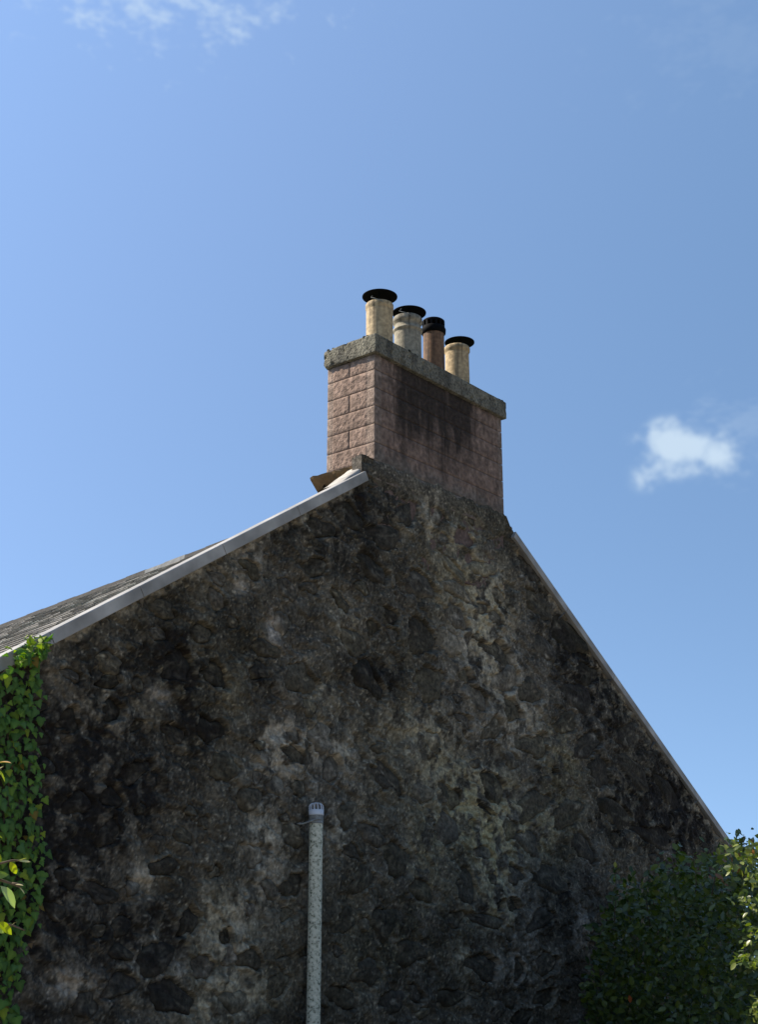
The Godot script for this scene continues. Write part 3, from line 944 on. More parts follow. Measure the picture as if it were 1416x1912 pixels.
func build_pots(house: Node3D) -> void:
	var z := -STACK_D * 0.5
	# [pixel x of the axis, radius, pixel of the near rim, base colour, soot]
	var spec := [[709.0, 0.137, 558.0, Color(0.66, 0.50, 0.29), 1.5], [762.0, 0.146, 583.5, Color(0.43, 0.39, 0.295), 1.6], [811.0, 0.115, 600.0, Color(0.27, 0.16, 0.095), 2.6], [855.0, 0.131, 640.0, Color(0.65, 0.49, 0.28), 1.6]]
	for k in 4:
		var q: Array = spec[k]
		var base := on_z(q[0], 640.0 + 26.0 * k, z)
		base.y = CAP_Y1 + 0.02
		var r: float = q[1]
		var top := height_at(q[0], q[2], base, r) - base.y
		var pot := Node3D.new()
		pot.name = "chimney_pot"
		house.add_child(pot, true)
		pot.position = base
		var prof := []
		match k:
			0: prof = [Vector2(r * 1.0, 0), Vector2(r, top - 0.065), Vector2(r * 1.045, top - 0.055), Vector2(r * 1.05, top - 0.012), Vector2(r * 1.0, top), Vector2(r * 0.86, top), Vector2(r * 0.84, top - 0.25)]
			1: prof = [Vector2(r * 0.98, 0), Vector2(r * 0.965, top - 0.165), Vector2(r * 1.055, top - 0.158), Vector2(r * 1.055, top - 0.138), Vector2(r * 0.95, top - 0.13), Vector2(r * 0.93, top - 0.072), Vector2(r * 1.05, top - 0.062), Vector2(r * 1.05, top - 0.012), Vector2(r, top), Vector2(r * 0.84, top), Vector2(r * 0.82, top - 0.25)]
			2: prof = [Vector2(r, 0), Vector2(r * 0.98, top - 0.14), Vector2(r * 0.98, top - 0.02), Vector2(r * 0.84, top - 0.02), Vector2(r * 0.82, top - 0.2)]
			3: prof = [Vector2(r * 1.02, 0), Vector2(r * 0.99, top - 0.065), Vector2(r * 1.075, top - 0.055), Vector2(r * 1.09, top - 0.015), Vector2(r * 1.02, top), Vector2(r * 0.88, top), Vector2(r * 0.86, top - 0.25)]
		part("pot_body", pot_mesh(prof, q[3], 7.0 * k, q[4]), mats.clay, pot)
		var label: String = ["plain buff clay chimney pot with a flat black rain cap", "greenish grey clay chimney pot with ringed collar and flat black rain cap", "slim rust-brown sooty chimney pot with a black slotted crown", "buff clay chimney pot with rolled rim and flat black rain cap"][k]
		tag(pot, label, "")
		if k != 2:
			var dpx: Array = [[709.5, 554.5, 0.181], [764.5, 583.0, 0.178], [], [858.5, 637.0, 0.164]][k]
			var c := on_z(dpx[0], dpx[1], z) - base
			c.z = 0.0
			c.y = maxf(height_at(dpx[0], dpx[1], base) - base.y, top + 0.012)
			var dr: float = dpx[2]
			var cap := Shape.new()
			cap.lathe([Vector2(0.001, 0.004), Vector2(dr * 0.7, 0.002), Vector2(dr * 0.97, -0.006), Vector2(dr, -0.003), Vector2(dr, 0.004), Vector2(dr * 0.9, 0.012), Vector2(dr * 0.4, 0.03), Vector2(0.001, 0.036)], 40)
			var lid := part("rain_cap", cap.mesh(true), mats.black_metal, pot, c)
			for w in [0.4, 2.5, 4.6]:
				var leg := Shape.new()
				var o := Vector3(cos(w), 0, sin(w))
				leg.tube([o * r * 0.82 - Vector3(0, c.y - top + 0.08, 0), o * r * 0.85 + Vector3(0, 0.004, 0)], [0.006, 0.006], 6)
				part("strut", leg.mesh(true), mats.black_metal, lid)
			if k < 2:
				var wire := Shape.new()
				var path := []
				for m in 9:
					var w := 2.15 + 0.12 * m
					path.append(Vector3(cos(w) * r * 1.04, top - 0.035 + 0.008 * m, sin(w) * r * 1.04))
				path.append(Vector3(cos(3.0) * r * 1.02, top + 0.045, sin(3.0) * r * 1.02) if k == 0 else Vector3(cos(2.9) * r * 1.05, top + 0.05, sin(2.9) * r * 1.05))
				var rad := []
				for m in path.size(): rad.append(0.004)
				wire.tube(path, rad, 5)
				part("tie_wire", wire.mesh(true), mats.old_iron, pot)
		else:
			var cr := Shape.new()
			cr.lathe([Vector2(r * 1.0, top - 0.105), Vector2(r * 1.13, top - 0.092), Vector2(r * 1.16, top - 0.05), Vector2(r * 1.08, top - 0.03), Vector2(r * 1.06, top - 0.022), Vector2(r * 0.8, top - 0.022)], 36)
			var crown := part("crown", cr.mesh(true), mats.black_metal, pot)
			var lid := Shape.new()
			lid.lathe([Vector2(0.001, top + 0.03), Vector2(r * 1.02, top + 0.03), Vector2(r * 1.06, top + 0.036), Vector2(r * 1.05, top + 0.05), Vector2(r * 0.95, top + 0.06), Vector2(0.001, top + 0.07)], 36)
			part("crown_lid", lid.mesh(true), mats.black_metal, crown)
			for m in 14:
				var w := TAU * m / 14.0
				var lug := Shape.new()
				var o := Vector3(cos(w), 0, sin(w)) * r * 1.0
				var t := Vector3(-sin(w), 0, cos(w)) * 0.012
				var n := Vector3(cos(w), 0, sin(w)) * 0.006
				var p0 := o + Vector3(0, top - 0.025, 0)
				var p1 := o + Vector3(0, top + 0.032, 0)
				lug.face(p0 - t + n, p1 - t + n, p1 + t + n, p0 + t + n)
				lug.face(p0 + t - n, p1 + t - n, p1 - t - n, p0 - t - n)
				lug.face(p0 - t - n, p1 - t - n, p1 - t + n, p0 - t + n)
				lug.face(p0 + t + n, p1 + t + n, p1 + t - n, p0 + t - n)
				part("crown_lug", lug.mesh(false), mats.black_metal, crown)

# ---------------------------------------------------------------- vent pipe
func build_pipe() -> void:
	var z := 0.105
	var r := 0.0555
	var foot := on_z(588.0, 1700.0, z)
	foot.y = 0.0
	var o := thing("vent_pipe", foot, "flaking grey-green soil vent pipe with white caged top on the gable wall", "pipe")
	var y_cage := height_at(589, 1511, foot, r)
	var y_band := height_at(589, 1520, foot, r)
	var y_top := height_at(589, 1499.5, foot)
	var y_collar := height_at(589, 1536, foot, r)
	var pipe := Shape.new()
	var prof := [Vector2(r, -0.05)]
	var yy := 0.1
	while yy < y_band: 
		prof.append(Vector2(r, yy)); yy += 0.2
	prof.append(Vector2(r, y_band)); prof.append(Vector2(r * 0.85, y_band))
	pipe.lathe(prof, 32)
	part("pipe", pipe.mesh(true), mats.flaking_paint, o)
	var col := Shape.new()
	col.lathe([Vector2(r, y_collar - 0.004), Vector2(r + 0.004, y_collar - 0.003), Vector2(r + 0.005, y_collar + 0.004), Vector2(r + 0.003, y_collar + 0.008), Vector2(r + 0.003, y_band - 0.018), Vector2(r + 0.005, y_band - 0.012), Vector2(r + 0.001, y_band - 0.006)], 32)
	var sock := part("collar", col.mesh(true), mats.old_iron, o)
	var br := Shape.new()
	var e0 := on_z(560, 1538, 0.03) - foot
	br.tube([Vector3(0.0, y_collar + 0.035, r + 0.006), Vector3(-r * 0.8, y_collar + 0.025, r * 0.75), Vector3(-r * 1.25, y_collar + 0.012, 0.0), e0 + Vector3(0.03, 0.0, 0), e0, e0 - Vector3(0.0, 0, 0.06)], [0.007, 0.009, 0.01, 0.01, 0.011, 0.01], 7)
	part("bracket", br.mesh(true), mats.old_iron, sock)
	var band := Shape.new()
	band.lathe([Vector2(r - 0.002, y_band - 0.004), Vector2(r + 0.006, y_band - 0.003), Vector2(r + 0.007, y_band), Vector2(r + 0.006, y_cage), Vector2(r + 0.001, y_cage + 0.002), Vector2(r - 0.004, y_cage), Vector2(r - 0.004, y_band)], 32)
	var cage := part("vent_cage", band.mesh(true), mats.white_plastic, o)
	var h := y_top - y_cage
	for k in 12:
		var w := TAU * k / 12.0 + 0.13
		var rib := Shape.new()
		var path := []
		var rad := []
		for m in 7:
			var e := m / 6.0
			var rr := (r + 0.002) * (1.0 if e < 0.5 else sqrt(maxf(1.0 - pow((e - 0.5) / 0.62, 2.0), 0.0)))
			path.append(Vector3(cos(w) * rr, y_cage - 0.003 + h * e, sin(w) * rr))
			rad.append(0.0042)
		rib.tube(path, rad, 5)
		part("rib", rib.mesh(true), mats.white_plastic, cage)
	var dome := Shape.new()
	dome.lathe([Vector2(r * 0.62, y_cage + h * 0.9), Vector2(r * 0.63, y_cage + h * 0.97), Vector2(r * 0.3, y_cage + h * 1.06), Vector2(0.001, y_cage + h * 1.08)], 24)
	part("dome", dome.mesh(true), mats.white_plastic, cage)
	var inner := Shape.new()
	inner.lathe([Vector2(r * 0.84, y_cage - 0.3), Vector2(r * 0.84, y_cage)], 24)
	part("bore", inner.mesh(true), mats.black_metal, o)

# ---------------------------------------------------------------- leaves
func ivy_leaf(col: Color, fold: float) -> ArrayMesh:
	var s := Shape.new()
	var right := [Vector2(0.0, -0.02), Vector2(0.16, 0.1), Vector2(0.4, 0.06), Vector2(0.56, -0.16), Vector2(0.36, -0.3), Vector2(0.32, -0.52), Vector2(0.13, -0.8), Vector2(0.0, -1.02)]
	var c := Color(col.r, col.g, col.b)
	var vein := Color(col.r * 1.35 + 0.01, col.g * 1.25 + 0.01, col.b * 1.3)
	var spine := [s.vert(Vector3(0, -0.02, 0), vein), s.vert(Vector3(0, -0.35, 0.03), vein), s.vert(Vector3(0, -0.7, 0.01), vein), s.vert(Vector3(0, -1.02, -0.08), c)]
	for side in [1.0, -1.0]:
		var k := []
		for p in right.slice(1, 7):
			k.append(s.vert(Vector3(p.x * side, p.y, -absf(p.x) * fold - 0.1 * p.y * p.y), c))
		var tris := [[spine[0], k[0], spine[1]], [k[0], k[1], spine[1]], [k[1], k[2], spine[1]], [k[2], k[3], spine[1]], [k[3], k[4], spine[1]], [k[4], spine[2], spine[1]], [k[4], k[5], spine[2]], [k[5], spine[3], spine[2]]]
		for t in tris:
			if side > 0: s.tri(t[0], t[2], t[1])
			else: s.tri(t[0], t[1], t[2])
	return s.mesh(true)

func oval_leaf(col: Color, wide: float, fold: float, bend: float) -> ArrayMesh:
	var s := Shape.new()
	var n := 5
	var spine := []
	for k in n + 1:
		var e := float(k) / n
		spine.append(s.vert(Vector3(0, e, -bend * e * e), Color(col.r * 1.2, col.g * 1.12, col.b * 1.15)))
	for side in [1.0, -1.0]:
		var prev: int = spine[0]
		for k in range(1, n):
			var e := float(k) / n
			var x := wide * pow(sin(PI * pow(e, 0.85)), 0.75)
			var q := s.vert(Vector3(x * side, e + 0.03, x * fold - bend * e * e), col)
			if side > 0:
				if k == 1: s.tri(spine[0], q, spine[1])
				else: s.quad(spine[k - 1], prev, q, spine[k])
			else:
				if k == 1: s.tri(spine[0], spine[1], q)
				else: s.quad(prev, spine[k - 1], spine[k], q)
			prev = q
		if side > 0: s.tri(spine[n - 1], prev, spine[n])
		else: s.tri(prev, spine[n - 1], spine[n])
	return s.mesh(true)

func leaf_basis(tip: Vector3, face: Vector3, size: float) -> Basis:
	# y of the leaf runs towards its tip, z is its upper side
	var y := tip.normalized()
	var x := y.cross(face).normalized()
	var z := x.cross(y)
	return Basis(x, y, z).scaled_local(Vector3.ONE * size)

func join(list: Array) -> ArrayMesh:
	var st := SurfaceTool.new()
	st.begin(Mesh.PRIMITIVE_TRIANGLES)
	for e in list: st.append_from(e[0], 0, e[1])
	return st.commit()

func build_ivy() -> void:
	var o := thing("ivy", Vector3(-3.9, 0, 0.0), "dense green ivy climbing the dark gable wall up over the verge", "ivy")
	var variants := []
	for c in [Color(0.074, 0.160, 0.032), Color(0.085, 0.180, 0.037), Color(0.099, 0.202, 0.041), Color(0.077, 0.168, 0.051), Color(0.124, 0.221, 0.035), Color(0.062, 0.135, 0.035)]:
		variants.append(ivy_leaf(c, rng.randf_range(0.1, 0.3)))
	var young_and_lit := ivy_leaf(Color(0.20, 0.27, 0.03), 0.15)  # fresh lime green; also paints sunlight onto leaves at the verge
	var old := [ivy_leaf(Color(0.17, 0.13, 0.03), 0.2), ivy_leaf(Color(0.13, 0.085, 0.04), 0.3)]
	var bound := [[1180, 70], [1200, 92], [1240, 88], [1300, 82], [1400, 82], [1450, 86], [1500, 89], [1600, 90], [1690, 82], [1740, 68], [1780, 54], [1820, 40], [1860, 30], [1900, 40], [1912, 48], [2100, 60]]
	var edge := []
	for b in bound:
		var p := on_z(b[1], b[0], 0.06)
		edge.append(Vector2(p.y, p.x))
	var limit := func(y: float) -> float:
		for k in edge.size() - 1:
			if y <= edge[k].x and y >= edge[k + 1].x:
				return lerpf(edge[k].y, edge[k + 1].y, (edge[k].x - y) / (edge[k].x - edge[k + 1].x))
		return edge[0].y - 0.05 if y > edge[0].x else edge[-1].y
	var list := []
	var y := 0.1
	var row := 0
	while y < 4.05:
		var x := -4.75 + (0.026 if row % 2 else 0.0)
		while x < -3.3:
			var q := Vector2(x + rng.randf_range(-0.018, 0.018), y + rng.randf_range(-0.02, 0.02))
			var lim: float = limit.call(q.y)
			var over := q.y - roof_line(q.x)
			x += 0.038
			lim += 0.04 * n_small.get_noise_2d(q.y * 1.3, 2.0) + (0.05 if rng.randf() < 0.06 else 0.0)
			if q.x > lim - 0.045 or over > 0.07: continue
			if n_small.get_noise_2d(q.x * 1.1, q.y * 0.9) < -0.42: continue
			if over > -0.03 and q.x > on_z(94, 1190, 0.06).x: continue
			if over > -0.06 and q.x < on_z(28, 1222, 0.06).x and rng.randf() < 0.85: continue
			var size := rng.randf_range(0.03, 0.05) if rng.randf() < 0.45 else rng.randf_range(0.05, 0.076)
			var z := rng.randf_range(0.03, 0.14) + (0.035 if over > -0.12 else 0.0)
			var tip := Vector3(rng.randfn(0.0, 0.45), -1.0, rng.randf_range(-0.1, 0.5))
			var face := Vector3(rng.randf_range(-0.8, 0.5), rng.randf_range(-0.1, 0.9), 1.0).normalized()
			var mesh: Mesh = variants[rng.randi() % variants.size()]
			if rng.randf() < 0.035: mesh = old[rng.randi() % 2]
			elif rng.randf() < 0.06: mesh = young_and_lit
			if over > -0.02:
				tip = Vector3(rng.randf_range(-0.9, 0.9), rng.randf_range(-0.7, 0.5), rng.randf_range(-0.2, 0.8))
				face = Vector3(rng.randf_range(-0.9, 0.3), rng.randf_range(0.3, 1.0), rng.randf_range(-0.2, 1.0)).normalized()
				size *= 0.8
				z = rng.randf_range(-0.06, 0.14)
				if rng.randf() < 0.6: mesh = young_and_lit  # top leaves carry their sunlight as a lighter leaf colour
			var b := leaf_basis(-tip, face, size)
			var seen := q.x > on_z(-4, 1500, 0.06).x and q.y > 0.95
			list.append([mesh, Transform3D(b, Vector3(q.x + 3.9, q.y, z)), seen])
		y += 0.037
		row += 1
	# the crown of the ivy spilling over the verge, sunlight painted in as lime leaves
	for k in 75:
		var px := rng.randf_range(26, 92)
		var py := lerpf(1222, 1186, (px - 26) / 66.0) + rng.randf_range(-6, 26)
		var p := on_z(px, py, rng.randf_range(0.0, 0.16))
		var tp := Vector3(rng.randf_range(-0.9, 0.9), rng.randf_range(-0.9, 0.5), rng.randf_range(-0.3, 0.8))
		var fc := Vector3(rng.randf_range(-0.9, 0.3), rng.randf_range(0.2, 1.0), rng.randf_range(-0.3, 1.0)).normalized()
		list.append([young_and_lit if rng.randf() < 0.55 else variants[rng.randi() % 6], Transform3D(leaf_basis(-tp, fc, rng.randf_range(0.035, 0.07)), p + Vector3(3.9, 0, 0)), true])
	# one leaf standing off the wall, its sunlight put into a pale colour
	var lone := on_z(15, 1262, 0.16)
	list.append([young_and_lit, Transform3D(leaf_basis(-Vector3(-0.05, -1, 0.1), Vector3(0.1, -0.3, 1).normalized(), 0.085), lone - Vector3(-3.9, 0, 0)), true])
	var rest := []
	var count := 0
	# largest first
	list.sort_custom(func(p, q): return p[1].basis.y.length() * (1.0 if p[2] else 0.1) > q[1].basis.y.length() * (1.0 if q[2] else 0.1))
	for e in list:
		if e[2] and count < 298:
			var l := part("leaf", e[0], mats.ivy_leaf, o)
			l.transform = e[1]
			count += 1
		else:
			rest.append(e)
	var f := part("small_leaves", join(rest), mats.ivy_leaf, o)
	tag(f, "", "", "", "stuff")
	for k in 7:
		var s := Shape.new()
		var path := []
		var rad := []
		var x := 0.02 + rng.randf_range(-0.5, 0.18)
		for m in 14:
			var yy := m * 0.29
			if yy > 3.45 or (x - 3.9 > limit.call(yy) - 0.06 and m > 2): break
			path.append(Vector3(x, yy, 0.035))
			rad.append(0.011 - 0.0005 * m)
			x += rng.randf_range(-0.05, 0.05)
		if path.size() < 3: continue
		s.tube(path, rad, 6)
		part("stem", s.mesh(true), mats.bark, o)

func build_shrub() -> void:
	var base := Vector3(3.2, 0, 1.6)
	var o := thing("shrub", base, "dark glossy evergreen shrub crowding the foot of the gable, with sunlit shoots at one edge", "shrub")
	var variants := []
	for c in [Color(0.057, 0.083, 0.018), Color(0.069, 0.101, 0.021), Color(0.087, 0.116, 0.023), Color(0.064, 0.090, 0.030), Color(0.114, 0.138, 0.021), Color(0.035, 0.059, 0.018)]:
		variants.append(oval_leaf(c, rng.randf_range(0.24, 0.31), 0.25, rng.randf_range(0.05, 0.25)))
	var young_and_lit := [oval_leaf(Color(0.17, 0.20, 0.04), 0.26, 0.2, 0.1), oval_leaf(Color(0.25, 0.11, 0.045), 0.24, 0.2, 0.15)]
	var outline := [[1060, 1960], [1092, 1905], [1098, 1850], [1112, 1790], [1118, 1730], [1136, 1690], [1160, 1662], [1200, 1650], [1235, 1618], [1262, 1604], [1300, 1606], [1340, 1590], [1362, 1572], [1390, 1562], [1430, 1556], [1480, 1550], [1600, 1560]]
	var top_at := func(px: float) -> float:
		for k in outline.size() - 1:
			if px >= outline[k][0] and px <= outline[k + 1][0]:
				return lerpf(outline[k][1], outline[k + 1][1], (px - outline[k][0]) / float(outline[k + 1][0] - outline[k][0]))
		return 3000.0
	var clump := noise(301, 2.6, 3)
	var list := []
	var guard := 0
	# the bush spreads from the wall towards the viewer: its outer face runs from 0.7 m before the wall
	# at the pipe side to more than 3 m before it at the other
	var outer := func(px: float) -> float: return lerpf(0.7, 3.5, pow(clampf((px - 1085.0) / 335.0, 0.0, 1.4), 1.15))
	while list.size() < 19000 and guard < 260000:
		guard += 1
		var px := rng.randf_range(1075, 1560)
		var py := rng.randf_range(1545, 2060)
		var edge_px := px + 34.0 * n_small.get_noise_2d(py * 0.005, 8.0) + 16.0 * n_small.get_noise_2d(py * 0.016, 5.0)
		var t: float = top_at.call(edge_px) + 60.0 * n_small.get_noise_2d(px * 0.005, 3.0) + 24.0 * n_small.get_noise_2d(px * 0.016, 6.0)
		if py < t: continue
		var deep := pow(rng.randf(), 1.4) * 1.1
		var z: float = outer.call(px) - deep
		if z < 0.1: continue
		var p := on_z(px, py, z)
		if p.y < 0.1: continue
		var dens := clump.get_noise_3d(p.x * 1.3, p.y * 1.3, p.z * 1.3)
		if dens < 0.03 - 0.3 * smoothstep(0.2, 0.8, deep): continue
		if py < t + 40 and rng.randf() < 0.6 - (py - t) * 0.012: continue
		var out := Vector3(-0.45, 0.6, 0.6) + Vector3(rng.randfn(0, 0.5), rng.randfn(0, 0.45), rng.randfn(0, 0.5))
		var tip := Vector3(rng.randfn(-0.1, 0.8), rng.randfn(0.0, 0.5), rng.randfn(0.25, 0.6))
		var size := rng.randf_range(9.5, 20.0) * (p - eye).dot(axis_forward) / FOCAL
		var mesh: Mesh = variants[rng.randi() % variants.size()]
		if px > 1335 and py < 1650 and rng.randf() < 0.4: mesh = young_and_lit[0] if rng.randf() < 0.75 else young_and_lit[1]
		elif rng.randf() < 0.012: mesh = young_and_lit[0]
		list.append([mesh, Transform3D(leaf_basis(tip, out.normalized(), size), p - base), px < 1420 and py < 1916, 1.0 - deep + rng.randf() * 0.2])
	# leafy shoots that stand out beyond the shadow of the house and catch the sun
	for c in [[1396, 1682, 22, 20], [1404, 1742, 26, 30], [1384, 1792, 14, 8], [1410, 1800, 12, 14], [1410, 1888, 12, 26], [1366, 1586, 20, 22], [1396, 1600, 24, 26], [1408, 1640, 16, 14], [1362, 1622, 14, 8], [1430, 1700, 20, 60], [1436, 1820, 24, 60]]:
		var z0: float = rng.randf_range(3.75, 4.1)
		for k in 34:
			var px: float = c[0] + rng.randfn(0, 0.5) * c[2]
			var py: float = c[1] + rng.randfn(0, 0.5) * c[3]
			var p := on_z(px, py, z0 + rng.randf_range(-0.12, 0.16))
			var out := Vector3(-0.3, 0.8, 0.25) + Vector3(rng.randfn(0, 0.5), rng.randfn(0, 0.4), rng.randfn(0, 0.5))
			var tip := Vector3(rng.randfn(-0.2, 0.8), rng.randfn(0.1, 0.5), rng.randfn(0.2, 0.6))
			list.append([young_and_lit[0] if rng.randf() < 0.25 else variants[rng.randi() % 6], Transform3D(leaf_basis(tip, out.normalized(), rng.randf_range(0.03, 0.055)), p - base), true, 1.5])
		var sh := Shape.new()
		var e := on_z(c[0], c[1], z0) - base
		var back := ray(c[0], c[1]).normalized()
		sh.tube([e + back * 0.75, e + back * 0.35, e + back * 0.02], [0.006, 0.004, 0.0025], 5)
		part("twig", sh.mesh(true), mats.bark, o)
	# sprays of leaves along thin upright twigs at the top
	var twigs := [[1330, 1612, 1340, 1584], [1148, 1662, 1150, 1616], [1262, 1640, 1256, 1600], [1300, 1630, 1296, 1596], [1215, 1670, 1196, 1640], [1385, 1610, 1390, 1558], [1180, 1690, 1168, 1652]]
	for tw in twigs:
		var zz: float = outer.call(tw[0]) - 0.15
		var a := on_z(tw[0], tw[1] + 60, zz)
		var b := on_z(tw[2], tw[3], zz + 0.05)
		var s := Shape.new()
		s.tube([a - base, a.lerp(b, 0.5) - base + Vector3(0.01, 0, 0.01), b - base], [0.005, 0.004, 0.0025], 5)
		part("twig", s.mesh(true), mats.bark, o)
		for k in 12:
			var e := rng.randf_range(0.2, 1.0)
			var p := a.lerp(b, e)
			var dir := Vector3(rng.randfn(0, 0.7), rng.randf_range(0.1, 0.9), rng.randfn(0, 0.7))
			list.append([young_and_lit[0] if rng.randf() < 0.2 else variants[rng.randi() % 6], Transform3D(leaf_basis(dir, Vector3(rng.randfn(0, 0.5), 1, rng.randfn(0, 0.5)).normalized(), rng.randf_range(0.04, 0.065)), p - base), true, 1.2])
	# the one orange and the one yellow leaf
	list.append([oval_leaf(Color(0.42, 0.10, 0.03), 0.3, 0.2, 0.1), Transform3D(leaf_basis(Vector3(0.1, -1, 0.1), Vector3(-0.6, 0.1, 0.8).normalized(), 0.065), on_z(1176, 1858, outer.call(1176.0) + 0.05) - base), true, 9.0])
	list.append([oval_leaf(Color(0.32, 0.28, 0.04), 0.3, 0.2, 0.1), Transform3D(leaf_basis(Vector3(0.1, 1, 0.1), Vector3(-0.6, 0.3, 0.8).normalized(), 0.055), on_z(1149, 1620, outer.call(1149.0)) - base), true, 9.0])
	list.sort_custom(func(p, q): return p[3] * (1.0 if p[2] else 0.01) > q[3] * (1.0 if q[2] else 0.01))
	var rest := []
	for k in list.size():
		if k < 298:
			var l := part("leaf", list[k][0], mats.shrub_leaf, o)
			l.transform = list[k][1]
		else:
			rest.append(list[k])
	var f := part("foliage", join(rest), mats.shrub_leaf, o)
	tag(f, "", "", "", "stuff")
	for k in 16:
		var s := Shape.new()
		var px := lerpf(1110.0, 1540.0, (k + rng.randf()) / 16.0)
		var z: float = outer.call(px) - rng.randf_range(0.35, 0.7)
		var top := on_z(px, top_at.call(px) + rng.randf_range(30, 110), z) - base
		var root := Vector3(top.x * 0.8 + rng.randf_range(-0.1, 0.1), -0.05, top.z * 0.8)
		var path := []
		var rad := []
		for m in 7:
			var e := m / 6.0
			path.append(root.lerp(top, e) + Vector3(rng.randf_range(-0.05, 0.05), 0, rng.randf_range(-0.05, 0.05)))
			rad.append(lerpf(0.018, 0.004, e))
		s.tube(path, rad, 6)
		part("branch", s.mesh(true), mats.bark, o)

func build_near_branch() -> void:
	# a young tree standing just outside the frame; its twig ends reach in at the left
	var t := 4.3
	var trunk := at_depth(-160, 1650, t)
	var base := Vector3(trunk.x, 0, trunk.z)
	var o := thing("young_tree", base, "thin twigs with yellow-green leaves reaching in before the ivy", "tree")
	var s := Shape.new()
	var path := []
	var rad := []
	for k in 9:
		path.append(Vector3(0.02 * sin(k * 1.3), k * 0.36 - 0.05, 0.02 * cos(k * 1.7)))
		rad.append(lerpf(0.028, 0.008, k / 8.0))
	s.tube(path, rad, 8)
	part("trunk", s.mesh(true), mats.bark, o)
	var leafs := {
		"yellow": oval_leaf(Color(0.33, 0.36, 0.015), 0.24, 0.3, 0.25), "green": oval_leaf(Color(0.20, 0.27, 0.07), 0.27, 0.25, 0.3),
		"pale": oval_leaf(Color(0.34, 0.40, 0.24), 0.25, 0.25, 0.2), "bud": oval_leaf(Color(0.45, 0.42, 0.24), 0.13, 0.2, 0.1), "pink": oval_leaf(Color(0.6, 0.36, 0.2), 0.22, 0.3, 0.2)}
	# twigs: list of pixel points; leaves: [pixel from, pixel to, kind]
	var twigs := [[[-160, 1690], [-60, 1640], [0, 1612], [20, 1607], [46, 1606]], [[-160, 1700], [-60, 1650], [0, 1643], [22, 1650], [36, 1656], [45, 1666]], [[-160, 1760], [-50, 1724], [0, 1723], [24, 1728], [46, 1737]], [[-160, 1560], [-70, 1480], [-20, 1440], [2, 1436]], [[22, 1650], [42, 1652]]]
	for tw in twigs:
		var pts := []
		var rr := []
		for k in tw.size():
			pts.append(at_depth(tw[k][0], tw[k][1], t) - base)
			rr.append(lerpf(0.006, 0.0014, float(k) / tw.size()))
		var ss := Shape.new()
		ss.tube(pts, rr, 6)
		part("twig", ss.mesh(true), mats.bark, o)
	var leaves := [[18, 1609, 31, 1633, "yellow"], [0, 1654, 33, 1691, "pale"], [-6, 1722, 25, 1742, "yellow"], [-14, 1733, 8, 1740, "pale"], [-12, 1590, 4, 1608, "yellow"], [-10, 1436, 14, 1455, "yellow"], [-4, 1424, 20, 1420, "pink"],
		[30, 1608, 50, 1600, "bud"], [34, 1607, 56, 1608, "bud"], [28, 1651, 43, 1652, "bud"], [36, 1657, 46, 1668, "bud"], [22, 1727, 30, 1720, "bud"], [-8, 1560, 5, 1563, "yellow"], [-30, 1600, -5, 1640, "green"], [-40, 1660, -8, 1700, "green"], [-60, 1500, -30, 1540, "green"], [-20, 1640, 14, 1628, "green"],
		[-90, 1690, -60, 1740, "green"], [-110, 1600, -80, 1560, "green"], [-70, 1440, -50, 1480, "green"], [-4, 1436, 6, 1430, "bud"]]
	for l in leaves:
		var a := at_depth(l[0], l[1], t - 0.02)
		var b := at_depth(l[2], l[3], t - 0.02 + rng.randf_range(-0.02, 0.02))
		var face := (eye - a).normalized() * 0.6 + Vector3(rng.randfn(0, 0.3), 0.6, rng.randfn(0, 0.3))
		var mi := part("leaf", leafs[l[4]], mats.branch_leaf, o)
		mi.transform = Transform3D(leaf_basis(b - a, face.normalized(), (b - a).length()), a - base)

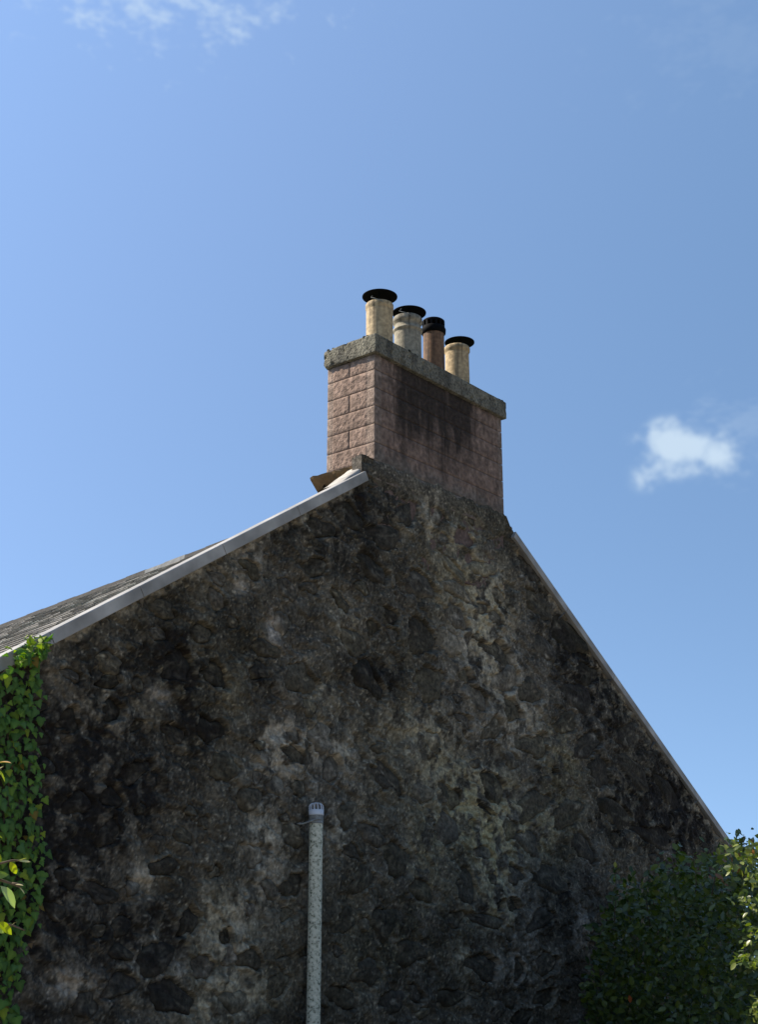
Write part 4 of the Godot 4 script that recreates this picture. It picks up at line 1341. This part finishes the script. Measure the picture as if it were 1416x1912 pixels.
# ---------------------------------------------------------------- scene
func _ready() -> void:
	rng.seed = 20240611
	setup_axes()
	var cam := Camera3D.new()
	cam.name = "camera"
	cam.fov = rad_to_deg(2.0 * atan(956.0 / FOCAL))
	cam.near = 0.1
	cam.far = 3000.0
	cam.transform = Transform3D(Basis(axis_right, axis_up, -axis_forward), eye)
	add_child(cam)
	cam.current = true
	var flat := SUN_FLAT.normalized() * cos(deg_to_rad(SUN_ELEVATION))
	var to_sun := Vector3(flat.x, sin(deg_to_rad(SUN_ELEVATION)), flat.y)
	var env := Environment.new()
	env.background_mode = Environment.BG_SKY
	env.sky = make_sky(to_sun)
	env.background_energy_multiplier = 1.0 / 1.9
	env.tonemap_mode = Environment.TONE_MAPPER_LINEAR
	env.tonemap_exposure = 1.9
	env.sdfgi_enabled = true
	env.ssao_enabled = true
	env.ssil_enabled = true
	var we := WorldEnvironment.new()
	we.name = "environment"
	we.environment = env
	add_child(we)
	var sun := DirectionalLight3D.new()
	sun.name = "sun"
	sun.light_energy = 1.6
	sun.light_color = Color(1.0, 0.95, 0.87)
	sun.light_angular_distance = 0.5
	sun.shadow_enabled = true
	add_child(sun)
	sun.basis = Basis.looking_at(-to_sun, Vector3.UP)

	n_big = noise(1, 0.55, 3)
	n_mid = noise(2, 2.3, 4)
	n_small = noise(3, 7.5, 4)
	n_fine = noise(4, 30.0, 3)
	make_materials()
	var g := Shape.new()
	g.face(Vector3(-1500, 0, 1500), Vector3(1500, 0, 1500), Vector3(1500, 0, -1500), Vector3(-1500, 0, -1500))
	var ground := part("ground", g.mesh(false), mats.grass_ground, self)
	ground.set_meta("kind", "structure")
	tag(ground, "garden grass around the cottage", "ground")
	var yd := Shape.new()
	yd.face(Vector3(-26, 0.006, 34), Vector3(26, 0.006, 34), Vector3(26, 0.006, 0.9), Vector3(-26, 0.006, 0.9))
	var bounce_ground := part("path", yd.mesh(false), mats.bounce_gravel, self)  # unseen ground, added to bounce sunlight into the shade of the gable
	bounce_ground.set_meta("kind", "structure")
	tag(bounce_ground, "unseen pale ground added to bounce warm light onto the gable", "path")
	var house := thing("cottage", Vector3.ZERO, "old stone cottage with dark gable, slate roof and pink block chimney", "cottage")
	build_wall(house)
	build_verges(house)
	build_roof(house)
	build_stack(house)
	build_pots(house)
	build_pipe()
	build_ivy()
	build_shrub()
	build_near_branch()
